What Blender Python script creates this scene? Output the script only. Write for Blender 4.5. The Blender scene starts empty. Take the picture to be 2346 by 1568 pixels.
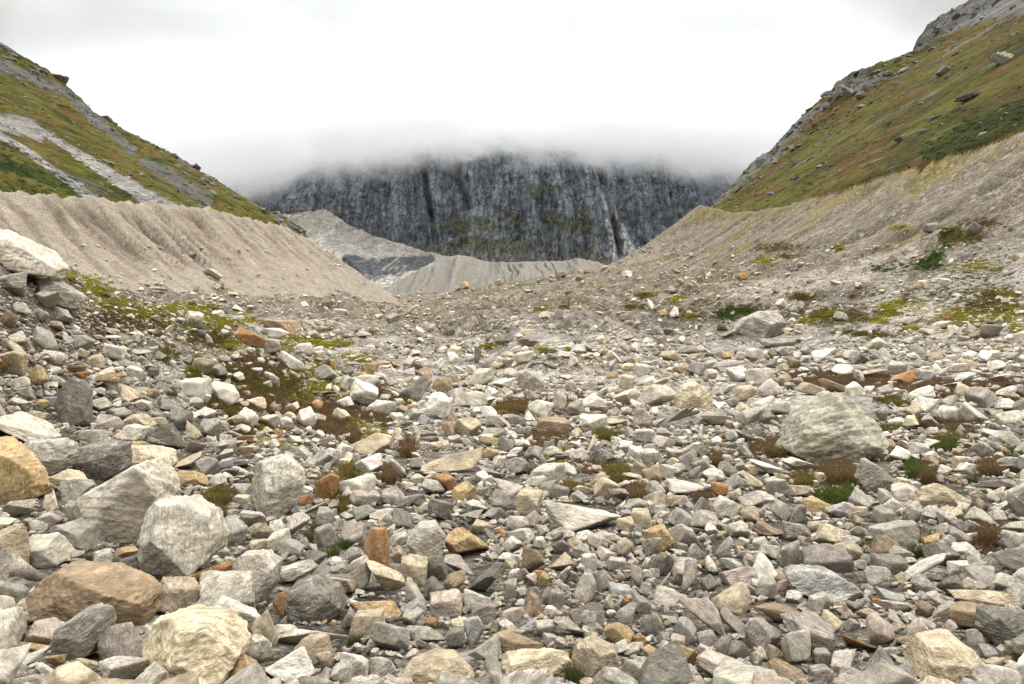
import bpy, math, numpy as np
from mathutils import Vector
R = math.radians
C = bpy.context.scene.collection
sc = bpy.context.scene

# ------------------------------------------------------------------ camera
cam_d = bpy.data.cameras.new("camera"); cam = bpy.data.objects.new("camera", cam_d); C.objects.link(cam)
cam.location = (0, 0, 0); cam.rotation_euler = (R(90), 0, 0)
cam_d.sensor_width = 36; cam_d.lens = 24.0; cam_d.shift_y = -64 / 2346
cam_d.clip_start = 0.1; cam_d.clip_end = 20000
sc.camera = cam
# ------------------------------------------------------------------ world, sun, exposure
SUN_EL, SUN_AZ = 50, 60           # degrees; azimuth clockwise from the view axis
w = bpy.data.worlds.new("World"); sc.world = w; w.use_nodes = True
nt = w.node_tree; nt.nodes.clear()
def wn(t, **k):
    n = nt.nodes.new(t)
    for a, b in k.items(): setattr(n, a, b)
    return n
out = wn('ShaderNodeOutputWorld'); bg = wn('ShaderNodeBackground'); bg.inputs[1].default_value = 0.1
sky = wn('ShaderNodeTexSky', sky_type='NISHITA', sun_disc=False)
sky.sun_elevation = R(SUN_EL); sky.sun_rotation = R(SUN_AZ)
tc = wn('ShaderNodeTexCoord'); sep = wn('ShaderNodeSeparateXYZ')
nt.links.new(tc.outputs['Generated'], sep.inputs[0])
grad = wn('ShaderNodeMapRange'); grad.clamp = True
grad.inputs[1].default_value = 0.0; grad.inputs[2].default_value = 1.0; grad.inputs[3].default_value = 7.6; grad.inputs[4].default_value = 48.0
cube = wn('ShaderNodeMath', operation='POWER', use_clamp=True); cube.inputs[1].default_value = 3.0; nt.links.new(sep.outputs['Z'], cube.inputs[0])
nt.links.new(cube.outputs[0], grad.inputs[0])
mp = wn('ShaderNodeMapping'); mp.inputs['Scale'].default_value = (2.6, 2.6, 6.5); mp.inputs['Location'].default_value = (0.35, 0.1, 0.2)
nt.links.new(tc.outputs['Generated'], mp.inputs[0])
cn = wn('ShaderNodeTexNoise'); cn.inputs['Scale'].default_value = 1.3; cn.inputs['Detail'].default_value = 5; cn.inputs['Roughness'].default_value = 0.5
cn.inputs['Distortion'].default_value = 0.4
nt.links.new(mp.outputs[0], cn.inputs['Vector'])
cr = wn('ShaderNodeMapRange', interpolation_type='SMOOTHSTEP'); cr.inputs[1].default_value = 0.36; cr.inputs[2].default_value = 0.60; cr.inputs[3].default_value = 0.955; cr.inputs[4].default_value = 1.08
nt.links.new(cn.outputs[0], cr.inputs[0])
# the overcast is thicker towards the left of the valley
xl = wn('ShaderNodeMapRange', interpolation_type='SMOOTHSTEP'); xl.inputs[1].default_value = -0.75; xl.inputs[2].default_value = 0.15; xl.inputs[3].default_value = 0.93; xl.inputs[4].default_value = 1.04
nt.links.new(sep.outputs['X'], xl.inputs[0])
m0 = wn('ShaderNodeMath', operation='MULTIPLY'); nt.links.new(cr.outputs[0], m0.inputs[0]); nt.links.new(xl.outputs[0], m0.inputs[1])
m1 = wn('ShaderNodeMath', operation='MULTIPLY'); nt.links.new(grad.outputs[0], m1.inputs[0]); nt.links.new(m0.outputs[0], m1.inputs[1])
tint = wn('ShaderNodeVectorMath', operation='SCALE'); tint.inputs[0].default_value = (0.985, 1.0, 1.0)
nt.links.new(m1.outputs[0], tint.inputs['Scale'])
mx = wn('ShaderNodeMix', data_type='RGBA'); mx.inputs[0].default_value = 0.96
nt.links.new(sky.outputs[0], mx.inputs[6]); nt.links.new(tint.outputs[0], mx.inputs[7])
nt.links.new(mx.outputs[2], bg.inputs[0]); nt.links.new(bg.outputs[0], out.inputs[0])

sd = bpy.data.lights.new("sun", 'SUN'); sd.energy = 1.5; sd.angle = R(20); sd.color = (1, 0.95, 0.87)
so = bpy.data.objects.new("sun", sd); C.objects.link(so)
_d = Vector((math.sin(R(SUN_AZ)) * math.cos(R(SUN_EL)), math.cos(R(SUN_AZ)) * math.cos(R(SUN_EL)), math.sin(R(SUN_EL))))
so.rotation_euler = (-_d).to_track_quat('-Z', 'Y').to_euler()
sc.view_settings.view_transform = 'Standard'; sc.view_settings.look = 'None'; sc.view_settings.exposure = 0.0; sc.view_settings.gamma = 1.0
sc.view_settings.use_curve_mapping = False
cy = sc.cycles
cy.max_bounces = 16; cy.diffuse_bounces = 3; cy.glossy_bounces = 1; cy.volume_bounces = 14; cy.transparent_max_bounces = 4
cy.use_denoising = True; cy.denoising_prefilter = 'NONE'; cy.denoising_input_passes = 'RGB_ALBEDO_NORMAL'; cy.use_adaptive_sampling = False
try: cy.denoiser = 'OPENIMAGEDENOISE'
except Exception: pass
cy.use_fast_gi = False

# ------------------------------------------------------------------ helpers
F = 1564.0; UC = 1173.0; VH = 720.0      # measuring units for the view: focal length, centre column, eye level row
rng = np.random.default_rng(7)
_T = np.random.default_rng(11).random((256, 256)).astype(np.float32)
_ang = _T * 2 * np.pi; _GX = np.cos(_ang); _GY = np.sin(_ang)
_P = np.random.default_rng(12).permutation(512).astype(np.int32) % 256; _P = np.concatenate([_P, _P, _P])
_g3 = np.random.default_rng(13).normal(size=(256, 3)).astype(np.float32); _g3 /= np.linalg.norm(_g3, axis=1)[:, None]

def pn2(x, y, s=0):
    x = np.asarray(x, np.float32) + np.float32(s * 17.31); y = np.asarray(y, np.float32) + np.float32(s * 5.77)
    xi = np.floor(x).astype(np.int32); yi = np.floor(y).astype(np.int32)
    fx = x - xi; fy = y - yi
    u = fx * fx * fx * (fx * (fx * 6 - 15) + 10); v = fy * fy * fy * (fy * (fy * 6 - 15) + 10)
    x0 = xi & 255; x1 = (xi + 1) & 255; y0 = yi & 255; y1 = (yi + 1) & 255
    a = _GX[x0, y0] * fx + _GY[x0, y0] * fy
    b = _GX[x1, y0] * (fx - 1) + _GY[x1, y0] * fy
    c = _GX[x0, y1] * fx + _GY[x0, y1] * (fy - 1)
    d = _GX[x1, y1] * (fx - 1) + _GY[x1, y1] * (fy - 1)
    return ((a + (b - a) * u) * (1 - v) + (c + (d - c) * u) * v) * 1.4

def fbm2(x, y, o=4, s=0, g=0.5, ridged=False):
    r = 0; amp = 1.0; tot = 0
    for i in range(o):
        n = pn2(x, y, s + i * 3)
        if ridged: n = 1 - 2 * np.abs(n)
        r = r + amp * n; tot += amp; amp *= g
        x, y = 1.6 * x - 1.2 * y, 1.2 * x + 1.6 * y
    return r / tot

def pn3(p, s=0):
    p = np.asarray(p, np.float32) + np.float32([s * 7.3 + 100, s * 3.1 + 100, s * 5.9 + 100])
    i = np.floor(p).astype(np.int32); f = p - i
    w_ = f * f * f * (f * (f * 6 - 15) + 10); i &= 255
    r = 0
    for dx in (0, 1):
        for dy in (0, 1):
            for dz in (0, 1):
                h = _P[_P[_P[(i[:, 0] + dx) & 255] + ((i[:, 1] + dy) & 255)] + ((i[:, 2] + dz) & 255)]
                g = _g3[h]
                n = g[:, 0] * (f[:, 0] - dx) + g[:, 1] * (f[:, 1] - dy) + g[:, 2] * (f[:, 2] - dz)
                wt = (w_[:, 0] if dx else 1 - w_[:, 0]) * (w_[:, 1] if dy else 1 - w_[:, 1]) * (w_[:, 2] if dz else 1 - w_[:, 2])
                r = r + n * wt
    return r * 1.5

def smooth(a, b, x):
    t = np.clip((x - a) / (b - a), 0, 1); return t * t * (3 - 2 * t)
def lerp(a, b, t): return a + (b - a) * t
def mixc(col, c, m):
    m = np.clip(m, 0, 1)[..., None]; return col * (1 - m) + np.float32(c) * m

def make_mesh(name, V, T, mat, col=None, rc=None, smoothed=True, extra=None, quads=False):
    me = bpy.data.meshes.new(name); k = 4 if quads else 3
    nV, nT = len(V), len(T)
    me.vertices.add(nV); me.vertices.foreach_set('co', np.ascontiguousarray(V, np.float32).ravel())
    me.loops.add(nT * k); me.loops.foreach_set('vertex_index', np.ascontiguousarray(T, np.int32).ravel())
    me.polygons.add(nT); me.polygons.foreach_set('loop_start', np.arange(0, nT * k, k, dtype=np.int32))
    try: me.polygons.foreach_set('loop_total', np.full(nT, k, np.int32))
    except Exception: pass
    me.polygons.foreach_set('use_smooth', np.full(nT, bool(smoothed)))
    if col is not None:
        c4 = np.ones((nV, 4), np.float32); c4[:, :col.shape[1]] = col
        me.attributes.new('tint', 'FLOAT_COLOR', 'POINT').data.foreach_set('color', c4.ravel())
    if rc is not None:
        me.attributes.new('rc', 'FLOAT_VECTOR', 'POINT').data.foreach_set('vector', np.ascontiguousarray(rc, np.float32).ravel())
    if extra:
        for kx, vx in extra.items():
            me.attributes.new(kx, 'FLOAT', 'POINT').data.foreach_set('value', np.ascontiguousarray(vx, np.float32).ravel())
    me.update(calc_edges=True); me.materials.append(mat)
    return me

def link(name, me, kind=None, label=None, cat=None, group=None, loc=None):
    o = bpy.data.objects.new(name, me); C.objects.link(o)
    if loc is not None: o.location = loc
    if kind: o['kind'] = kind
    if label: o['label'] = label
    if cat: o['category'] = cat
    if group: o['group'] = group
    return o

class NT:
    def __init__(s, name):
        s.m = bpy.data.materials.new(name); s.m.use_nodes = True; s.t = s.m.node_tree; s.t.nodes.clear()
        s.out = s.n('ShaderNodeOutputMaterial')
    def n(s, t, **k):
        x = s.t.nodes.new(t)
        for a, b in k.items(): setattr(x, a, b)
        return x
    def l(s, a, b): s.t.links.new(a, b)
    def put(s, v, sock):
        if isinstance(v, (int, float)): sock.default_value = v
        elif isinstance(v, tuple): sock.default_value = v if len(v) == len(sock.default_value) else v + (1,)
        else: s.l(v, sock)
    def attr(s, name, o='Color'): x = s.n('ShaderNodeAttribute'); x.attribute_name = name; return x.outputs[o]
    def math(s, op, a, b=0.0, c=0.0, clamp=False):
        x = s.n('ShaderNodeMath', operation=op, use_clamp=clamp); s.put(a, x.inputs[0]); s.put(b, x.inputs[1]); s.put(c, x.inputs[2]); return x.outputs[0]
    def rangem(s, v, a, b, c, d, st=True):
        x = s.n('ShaderNodeMapRange', interpolation_type='SMOOTHSTEP' if st else 'LINEAR'); s.put(v, x.inputs[0])
        for i, q in enumerate((a, b, c, d)): s.put(q, x.inputs[i + 1])
        return x.outputs[0]
    def noise(s, vec, scale, detail=4, rough=0.55, dist=0.0):
        x = s.n('ShaderNodeTexNoise'); s.put(vec, x.inputs['Vector']); x.inputs['Scale'].default_value = scale
        x.inputs['Detail'].default_value = detail; x.inputs['Roughness'].default_value = rough; x.inputs['Distortion'].default_value = dist
        return x.outputs[0]
    def vor(s, vec, scale, feature='F1'):
        x = s.n('ShaderNodeTexVoronoi', feature=feature); s.put(vec, x.inputs['Vector']); x.inputs['Scale'].default_value = scale; return x
    def mapping(s, vec, scale=(1, 1, 1), rot=(0, 0, 0), loc=(0, 0, 0)):
        x = s.n('ShaderNodeMapping'); s.put(vec, x.inputs[0]); x.inputs['Scale'].default_value = scale
        x.inputs['Rotation'].default_value = rot; x.inputs['Location'].default_value = loc; return x.outputs[0]
    def mix(s, f, a, b, mode='MIX'):
        x = s.n('ShaderNodeMix', data_type='RGBA', blend_type=mode); s.put(f, x.inputs[0]); s.put(a, x.inputs[6]); s.put(b, x.inputs[7]); return x.outputs[2]
    def scale(s, v, f):
        x = s.n('ShaderNodeVectorMath', operation='SCALE'); s.put(v, x.inputs[0]); s.put(f, x.inputs['Scale']); return x.outputs[0]
    def bump(s, h, strength, dist, prev=None):
        x = s.n('ShaderNodeBump'); s.put(h, x.inputs['Height']); x.inputs['Strength'].default_value = strength; x.inputs['Distance'].default_value = dist
        if prev is not None: s.l(prev, x.inputs['Normal'])
        return x.outputs[0]
    def surf(s, col, rough=0.9, normal=None, spec=0.2):
        b = s.n('ShaderNodeBsdfPrincipled'); s.put(col, b.inputs['Base Color']); s.put(rough, b.inputs['Roughness'])
        b.inputs['Specular IOR Level'].default_value = spec
        if normal is not None: s.l(normal, b.inputs['Normal'])
        s.l(b.outputs[0], s.out.inputs['Surface']); return s.m

# ------------------------------------------------------------------ materials
def mat_debris(name='gravel_debris', coarse=1.0):
    n = NT(name); pos = n.n('ShaderNodeNewGeometry').outputs['Position']; col = n.attr('tint')
    f = n.noise(pos, 0.16, 6, 0.65); col = n.scale(col, n.rangem(f, 0.3, 0.7, 0.84, 1.15))
    f2 = n.noise(pos, 2.3, 6, 0.7); col = n.scale(col, n.rangem(f2, 0.3, 0.7, 0.68, 1.32))
    h = f2; nrm = n.bump(f2, 0.6, 0.25)
    for scl, lo, hi, d in ((22.0, 0.45, 1.5, 0.03), (8.0, 0.6, 1.45, 0.06), (1.6, 1 - 0.28 * coarse, 1 + 0.36 * coarse, 0.22 * coarse), (0.45, 1 - 0.2 * coarse, 1 + 0.25 * coarse, 0.6 * coarse)):
        v = n.vor(pos, scl); sp = n.n('ShaderNodeSeparateColor'); n.l(v.outputs['Color'], sp.inputs[0])
        col = n.scale(col, n.rangem(sp.outputs[0], 0, 1, lo, hi, False))
        nrm = n.bump(n.math('SUBTRACT', 1.0, v.outputs['Distance']), 0.55, d, nrm)
        pale = n.math('MULTIPLY', n.rangem(sp.outputs[1], 0.86, 0.9, 0, 1), n.rangem(v.outputs['Distance'], 0.42, 0.25, 0, 1))
        col = n.mix(n.math('MULTIPLY', pale, 0.5 * coarse if scl < 4 else 0.3), col, (0.45, 0.42, 0.37))
    return n.surf(col, 0.95, nrm, 0.1)

def mat_hill():
    n = NT('mountain_grass_slope'); pos = n.mapping(n.n('ShaderNodeNewGeometry').outputs['Position'], (1, 0.25, 1)); col = n.attr('tint')
    f = n.noise(pos, 0.06, 8, 0.72); col = n.scale(col, n.rangem(f, 0.3, 0.7, 0.62, 1.38))
    f2 = n.noise(pos, 0.45, 6, 0.75); col = n.scale(col, n.rangem(f2, 0.3, 0.7, 0.5, 1.5))
    v = n.vor(pos, 0.12); sp = n.n('ShaderNodeSeparateColor'); n.l(v.outputs['Color'], sp.inputs[0])
    st = n.math('MULTIPLY', n.rangem(sp.outputs[1], 0.8, 0.86, 0, 1), n.rangem(n.math('ADD', v.outputs['Distance'], n.math('MULTIPLY', f2, 0.4)), 0.42, 0.32, 0, 1))
    col = n.mix(n.math('MULTIPLY', st, 0.7), col, (0.26, 0.25, 0.235))
    nrm = n.bump(f, 0.8, 9.0); nrm = n.bump(f2, 0.9, 2.5, nrm)
    return n.surf(col, 0.95, nrm, 0.05)

def mat_cliff():
    n = NT('cliff_rock'); pos = n.n('ShaderNodeNewGeometry').outputs['Position']; col = n.attr('tint')
    st = n.mapping(pos, (1, 1, 0.28), (0, R(12), 0))
    f = n.noise(st, 0.02, 8, 0.7, 0.6); f2 = n.noise(st, 0.09, 6, 0.72, 0.4)
    f3 = n.noise(n.mapping(pos, (1, 1, 0.16), (0, R(-8), 0)), 0.16, 5, 0.7); col = n.scale(col, n.rangem(f, 0.3, 0.7, 0.78, 1.22)); col = n.scale(col, n.rangem(f2, 0.3, 0.7, 0.72, 1.24)); col = n.scale(col, n.rangem(f3, 0.3, 0.7, 0.8, 1.2))
    v = n.vor(st, 0.045, 'DISTANCE_TO_EDGE'); nrm = n.bump(f, 0.35, 14); nrm = n.bump(f2, 0.4, 3.5, nrm)
    crk = n.rangem(n.vor(n.mapping(pos, (1, 1, 0.3), (0, R(10), 0)), 0.022, 'DISTANCE_TO_EDGE').outputs['Distance'], 0, 0.03, 0.5, 1); col = n.scale(col, crk); col = n.scale(col, n.rangem(v.outputs['Distance'], 0, 0.06, 0.62, 1))
    nrm = n.bump(n.rangem(v.outputs['Distance'], 0, 0.12, 0, 1), 0.7, 7, nrm)
    return n.surf(col, 0.95, nrm, 0.1)

def mat_rock():
    n = NT('schist_rock'); col = n.attr('tint'); rust = n.attr('rust', 'Fac'); band = n.attr('band', 'Fac'); rc = n.attr('rc', 'Vector')
    wv = n.n('ShaderNodeVectorMath', operation='ADD')
    warp = n.n('ShaderNodeTexNoise'); n.l(rc, warp.inputs['Vector']); warp.inputs['Scale'].default_value = 1.1; warp.inputs['Detail'].default_value = 3
    n.l(rc, wv.inputs[0]); n.l(n.scale(warp.outputs['Color'], 0.55), wv.inputs[1])
    fol = n.noise(n.mapping(wv.outputs[0], (0.9, 0.9, 7.0)), 1.5, 7, 0.72)         # foliation
    folf = n.noise(n.mapping(wv.outputs[0], (2.2, 2.2, 26.0)), 1.3, 4, 0.7)
    blot = n.noise(rc, 1.7, 6, 0.65); fine = n.noise(rc, 13.0, 5, 0.75)
    k1 = n.rangem(fol, 0.34, 0.66, 0.60, 1.36); k2 = n.rangem(folf, 0.32, 0.68, 0.72, 1.25)
    c2 = n.scale(n.scale(col, k1), k2)
    col = n.mix(band, col, c2)
    col = n.scale(col, n.rangem(blot, 0.32, 0.68, 0.72, 1.24)); col = n.scale(col, n.rangem(fine, 0.3, 0.7, 0.78, 1.2))
    vein = n.math('MULTIPLY', n.rangem(n.noise(n.mapping(wv.outputs[0], (0.8, 0.8, 3.5), (0.5, 0.3, 0)), 2.3, 5, 0.6), 0.60, 0.68, 0, 0.75), band)
    col = n.mix(vein, col, (0.62, 0.58, 0.52))
    warm = n.rangem(n.noise(n.mapping(rc, (1, 1, 1.6), (0, 0, 0), (9, 2, 4)), 1.0, 4, 0.6), 0.52, 0.75, 0, 0.45)
    col = n.mix(warm, col, n.mix(0.5, col, (0.42, 0.33, 0.2)))
    rm = n.rangem(n.math('ADD', n.noise(n.mapping(rc, (1, 1, 2.2)), 1.4, 5, 0.65), n.math('MULTIPLY', rust, 0.42)), 0.70, 0.86, 0, 0.9)
    rcol = n.mix(n.rangem(fine, 0.35, 0.65, 0, 1), (0.19, 0.09, 0.035), (0.42, 0.24, 0.10))
    col = n.mix(rm, col, rcol)
    lich = n.math('MULTIPLY', n.rangem(n.noise(rc, 3.1, 6, 0.7), 0.66, 0.72, 0, 0.75), n.rangem(n.noise(rc, 0.8, 2), 0.5, 0.6, 0, 1))
    col = n.mix(lich, col, (0.075, 0.07, 0.06))
    nrm = n.bump(fol, 0.5, 0.10); nrm = n.bump(blot, 0.4, 0.10, nrm); nrm = n.bump(folf, 0.4, 0.025, nrm); nrm = n.bump(fine, 0.45, 0.02, nrm)
    return n.surf(col, 0.88, nrm, 0.25)

def mat_plant():
    n = NT('plant_leaf'); col = n.attr('tint'); b = n.n('ShaderNodeBsdfDiffuse'); n.l(col, b.inputs[0])
    t = n.n('ShaderNodeBsdfTranslucent'); n.l(col, t.inputs[0]); m = n.n('ShaderNodeMixShader'); m.inputs[0].default_value = 0.3
    n.l(b.outputs[0], m.inputs[1]); n.l(t.outputs[0], m.inputs[2]); n.l(m.outputs[0], n.out.inputs['Surface']); return n.m

M_DEB, M_MOR, M_HILL, M_CLIFF, M_ROCK, M_PLANT = mat_debris(), mat_debris('moraine_sediment', 0.4), mat_hill(), mat_cliff(), mat_rock(), mat_plant()

# ------------------------------------------------------------------ terrain function
_cp = []
def cp(u, v, d): _cp.append(((u - UC) / F, math.log(d), (VH - v) / F * d / math.sqrt(d)))
def cz(u, z, d): _cp.append(((u - UC) / F, math.log(d), z / math.sqrt(d)))
for u in (-500, 100, 700, 1173, 1700, 2300, 2850): cz(u, -2.25, 0.6); cz(u, -2.3, 1.6); cz(u, -2.5, 3.0)
for u, z in ((-500, -2.3), (0, -2.6), (500, -2.7), (1173, -2.71), (1700, -2.75), (2346, -2.75), (2850, -2.6)): cz(u, z, 5)
for v, d in ((1300, 9), (1120, 15), (1020, 24), (930, 40), (884, 56)): cp(1173, v, d)
cp(1290, 876, 59); cp(1290, 848, 72); cp(1290, 815, 90); cp(1430, 862, 60); cp(1150, 868, 63); cp(1560, 850, 58)
cp(1173, 760, 130); cp(1173, 722, 260); cp(1173, 690, 500); cp(1150, 664, 900)
cp(1050, 868, 66); cp(1040, 806, 105); cp(1000, 768, 165); cp(960, 745, 240); cp(930, 698, 640); cp(900, 690, 900)
cp(900, 872, 52); cp(900, 1000, 27); cp(800, 836, 47); cp(700, 792, 43); cp(600, 755, 38); cp(480, 722, 33); cp(300, 686, 27); cp(130, 636, 22); cp(0, 566, 20); cp(-300, 420, 18); cp(-500, 340, 17)
cp(100, 900, 16); cp(100, 1100, 11.5); cp(100, 1300, 8); cp(300, 900, 19); cp(300, 1100, 13); cp(500, 900, 24.5); cp(600, 1050, 16.5); cp(500, 1250, 9.7); cp(-300, 900, 13); cp(-300, 1200, 8.5)
cp(700, 930, 30); cp(750, 1150, 13); cp(850, 1330, 8.4); cp(100, 760, 18.5); cp(400, 800, 25)
cz(-500, 1.5, 40); cz(-300, 1.2, 38); cz(130, -0.6, 42); cz(480, -2.4, 60); cz(700, -4.0, 75); cz(900, -5.6, 85); cz(480, -2.4, 120); cz(130, -2.0, 90); cz(-400, -1.0, 90)
cz(700, -3.0, 180); cz(480, 0.0, 250); cz(130, 1.0, 200); cz(700, 6.0, 500); cz(-400, 3, 260)
cp(1900, 1068, 20); cp(1900, 1200, 11.5); cp(1740, 780, 93); cp(1700, 900, 45); cp(1600, 980, 29); cp(2000, 960, 31); cp(1900, 880, 50); cp(1900, 820, 66); cp(1950, 740, 88)
cp(2346, 1300, 8.5); cp(2346, 1100, 15); cp(2346, 980, 25); cp(2346, 900, 38); cp(2346, 850, 48); cp(2346, 780, 58); cp(2346, 740, 65); cp(2346, 650, 82); cp(2200, 690, 84)
cp(2100, 680, 100); cp(1873, 680, 180); cp(1700, 655, 280); cp(1550, 645, 430); cp(1420, 625, 800); cp(1300, 645, 860); cp(1500, 745, 150); cp(1400, 700, 280); cp(1500, 690, 250); cp(1650, 745, 130)
cp(1600, 1250, 9.8); cp(1600, 1100, 16); cp(2100, 1180, 12)
cp(2850, 1000, 20); cp(2850, 850, 44); cp(2850, 600, 75); cp(2850, 1300, 8.5)
for u in (-500, 300, 900, 1500, 2300, 2850): cz(u, 10, 1500); cz(u, -20, 2300)
_cp = np.array(_cp); _LS = 0.42
def _phi(r2): return np.where(r2 > 1e-12, 0.5 * r2 * np.log(np.maximum(r2, 1e-12)), 0)
def _tps_fit(P, val, lam=2e-4):
    X = np.c_[P[:, 0], P[:, 1] * _LS]; n = len(X)
    K = _phi(((X[:, None] - X[None]) ** 2).sum(-1)) + lam * np.eye(n); Q = np.c_[np.ones(n), X]
    A = np.block([[K, Q], [Q.T, np.zeros((3, 3))]]); s = np.linalg.solve(A, np.r_[val, 0, 0, 0])
    return X, s
_X, _S = _tps_fit(_cp[:, :2], _cp[:, 2])
# sample it once on a lattice, then interpolate
_ga = np.linspace(-1.25, 1.25, 260); _gl = np.linspace(math.log(0.5), math.log(2600), 420)
_A, _L = np.meshgrid(_ga, _gl); _q = np.c_[_A.ravel(), _L.ravel() * _LS]; _tab = np.zeros(len(_q))
for i in range(0, len(_q), 20000):
    q = _q[i:i + 20000]; _tab[i:i + 20000] = _phi(((q[:, None] - _X[None]) ** 2).sum(-1)) @ _S[:-3] + _S[-3] + q @ _S[-2:]
_tab = _tab.reshape(_A.shape)
def tps(a, l):
    fa = np.clip((a + 1.25) / 2.5 * 259, 0, 258.999); fl = np.clip((l - _gl[0]) / (_gl[-1] - _gl[0]) * 419, 0, 418.999)
    i = fa.astype(int); j = fl.astype(int); s = fa - i; t = fl - j
    return (_tab[j, i] * (1 - s) + _tab[j, i + 1] * s) * (1 - t) + (_tab[j + 1, i] * (1 - s) + _tab[j + 1, i + 1] * s) * t

SIL_L = np.array([(-260, -90), (-80, 40), (0, 100), (60, 140), (110, 165), (150, 195), (190, 235), (240, 285), (290, 318), (330, 342), (360, 352), (390, 356), (415, 366), (440, 385), (490, 414), (540, 441), (590, 470), (640, 498), (690, 526), (708, 545), (718, 562), (735, 610), (790, 760)], float)
SIL_R = np.array([(1560, 540), (1640, 466), (1680, 428), (1725, 376), (1738, 362), (1750, 366), (1790, 318), (1830, 275), (1870, 240), (1905, 215), (1912, 196), (1930, 192), (1948, 184), (1985, 186), (2040, 158), (2088, 134), (2094, 112), (2106, 88), (2126, 64), (2150, 54), (2172, 46), (2215, 8), (2346, -95), (2600, -300)], float)
DL, DR = 1200.0, 900.0
_xl = (SIL_L[:, 0] - UC) / F * DL; _zl = (VH - SIL_L[:, 1]) / F * DL
_xr = (SIL_R[:, 0] - UC) / F * DR; _zr = (VH - SIL_R[:, 1]) / F * DR
def terrain(x, y):
    x = np.asarray(x, float); y = np.asarray(y, float)
    th = np.arctan2(x, np.maximum(y, 1e-6)); th = np.where(y <= 0, np.sign(x) * R(90), th)
    thc = np.clip(th, -R(50), R(50)); r = np.hypot(x, y)
    a = np.tan(thc); d = np.maximum(r * np.cos(thc), 0.5)
    fl = tps(a, np.log(d)) * np.sqrt(d)
    n0 = fbm2(x / 2.6, y / 2.6, 3, 1); n1 = fbm2(x / 9, y / 9, 3, 2); n2 = fbm2(x / 30, y / 30, 4, 3); n3 = fbm2(x / 100, y / 100, 4, 4, ridged=True)
    far = smooth(60, 200, d)
    fl = fl + 0.10 * n0 * smooth(1, 6, d) + 0.35 * n1 * smooth(8, 50, d) + 2.4 * n2 * smooth(65, 170, d) + 5.5 * n3 * smooth(180, 420, d) + 0.7 * n1 * smooth(50, 90, d) + 0.5 * fbm2(x / 4, y / 4, 2, 40) * smooth(70, 130, d)
    yc = np.maximum(y, 40)
    fl = fl + 2.6 * np.exp(-((x - 5.6) / 7.5) ** 4) * smooth(60.5, 66, y + 0.8 * n0) * (1 - smooth(76, 120, y))
    fl = fl + 3.6 * smooth(0.1, 0.85, fbm2(x / 16, y / 22, 3, 36, ridged=True)) * smooth(72, 120, d) * (1 - smooth(240, 400, d)) + 7.0 * (smooth(0.1, 0.85, fbm2(x / 42, y / 60, 4, 37, ridged=True)) - 0.45) * smooth(150, 300, d)
    fl = fl - 3.5 * np.exp(-((a + 0.15) / 0.05) ** 2) * smooth(110, 220, d) * (1 - smooth(600, 900, d))
    # left lateral moraine
    xc = np.interp(yc, [40, 250, 422, 645, 900], [-175, -187, -187, -187, -260]) + 2.2 * pn2(yc / 30, 0 * yc, 7) + 1.2 * pn2(yc / 9, 0 * yc, 8)
    zc = np.interp(yc, [40, 165, 250, 300, 422, 470, 560, 645, 800], [33, 39, 44.5, 50, 65, 67, 70, 68, 40]) + 2.4 * fbm2(yc / 26, 0 * yc, 4, 9) + 1.0 * pn2(yc / 5, 0 * yc, 19) + 3.4 * np.abs(pn2(yc / 11, 0 * yc, 39))
    tt = x - xc; gq = yc + 0.55 * tt
    hgt = np.clip(tt / 75, 0, 1)
    gul = np.maximum(fbm2(gq / 24 + 0.25 * pn2(tt / 30, yc / 40, 5), tt / 160, 3, 21, ridged=True), 0.92 * fbm2(gq / 10 + 0.2 * pn2(tt / 20, yc / 30, 15), tt / 110, 2, 25, ridged=True))
    gam = smooth(0, 0.12, hgt) * (1 - smooth(0.42, 0.72 + 0.2 * pn2(yc / 35, 0 * yc, 23), hgt)) * (0.4 + 0.6 * smooth(-0.3, 0.4, pn2(yc / 60, tt / 90, 31)))
    lm = np.where(tt > 0, zc - 0.76 * tt + 9 * np.clip(tt / 75, 0, 2) ** 2 * 0.35, zc + 0.55 * tt)
    lm = lm + np.where(tt > 0, -6.5 * gam * smooth(0.5, 0.95, gul), 0) + 0.7 * fbm2(x / 7, y / 7, 3, 24) * smooth(60, 120, yc)
    lm = lm - np.maximum(yc - 648, 0) * 1.1
    # right moraine
    xcr = np.interp(yc, [40, 100, 181, 382, 535, 600, 660, 800], [120, 127, 136, 153, 175, 166, 168, 190])
    zcr = np.interp(yc, [40, 100, 181, 300, 382, 460, 535, 600, 660], [37, 42, 47.5, 54, 60, 69, 79, 96, 96]) + 1.6 * fbm2(yc / 24, 0 * yc, 4, 29) * smooth(80, 200, yc)
    tr = xcr - x; gr = yc - 0.7 * tr
    gulr = fbm2(gr / 15 + 0.5 * pn2(tr / 25, yc / 40, 6), tr / 120, 3, 33, ridged=True)
    gr_m = smooth(0, 8, tr) * (1 - smooth(40, 75, tr))
    rm_ = np.where(tr > 0, zcr - 0.82 * tr + 0.0017 * np.clip(tr, 0, 90) ** 2, zcr + 0.5 * tr)
    rm_ = rm_ + -4.5 * gr_m * smooth(0.45, 0.9, gulr) * smooth(60, 150, yc) + 1.1 * fbm2(x / 9, y / 9, 4, 34) * smooth(60, 140, yc)
    rm_ = rm_ - np.maximum(yc - 640, 0) * 1.0
    # hillsides
    hl = np.interp(x, _xl, _zl); hl = np.where(x < _xl[0], _zl[0] + 0.65 * (_xl[0] - x), hl); hlp = _zl[0] + 0.65 * (_xl[0] - x); hl = hlp + (hl - hlp) * smooth(800, 1120, yc)
    rk = smooth(0.5, 0.95, yc / DL)
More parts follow.
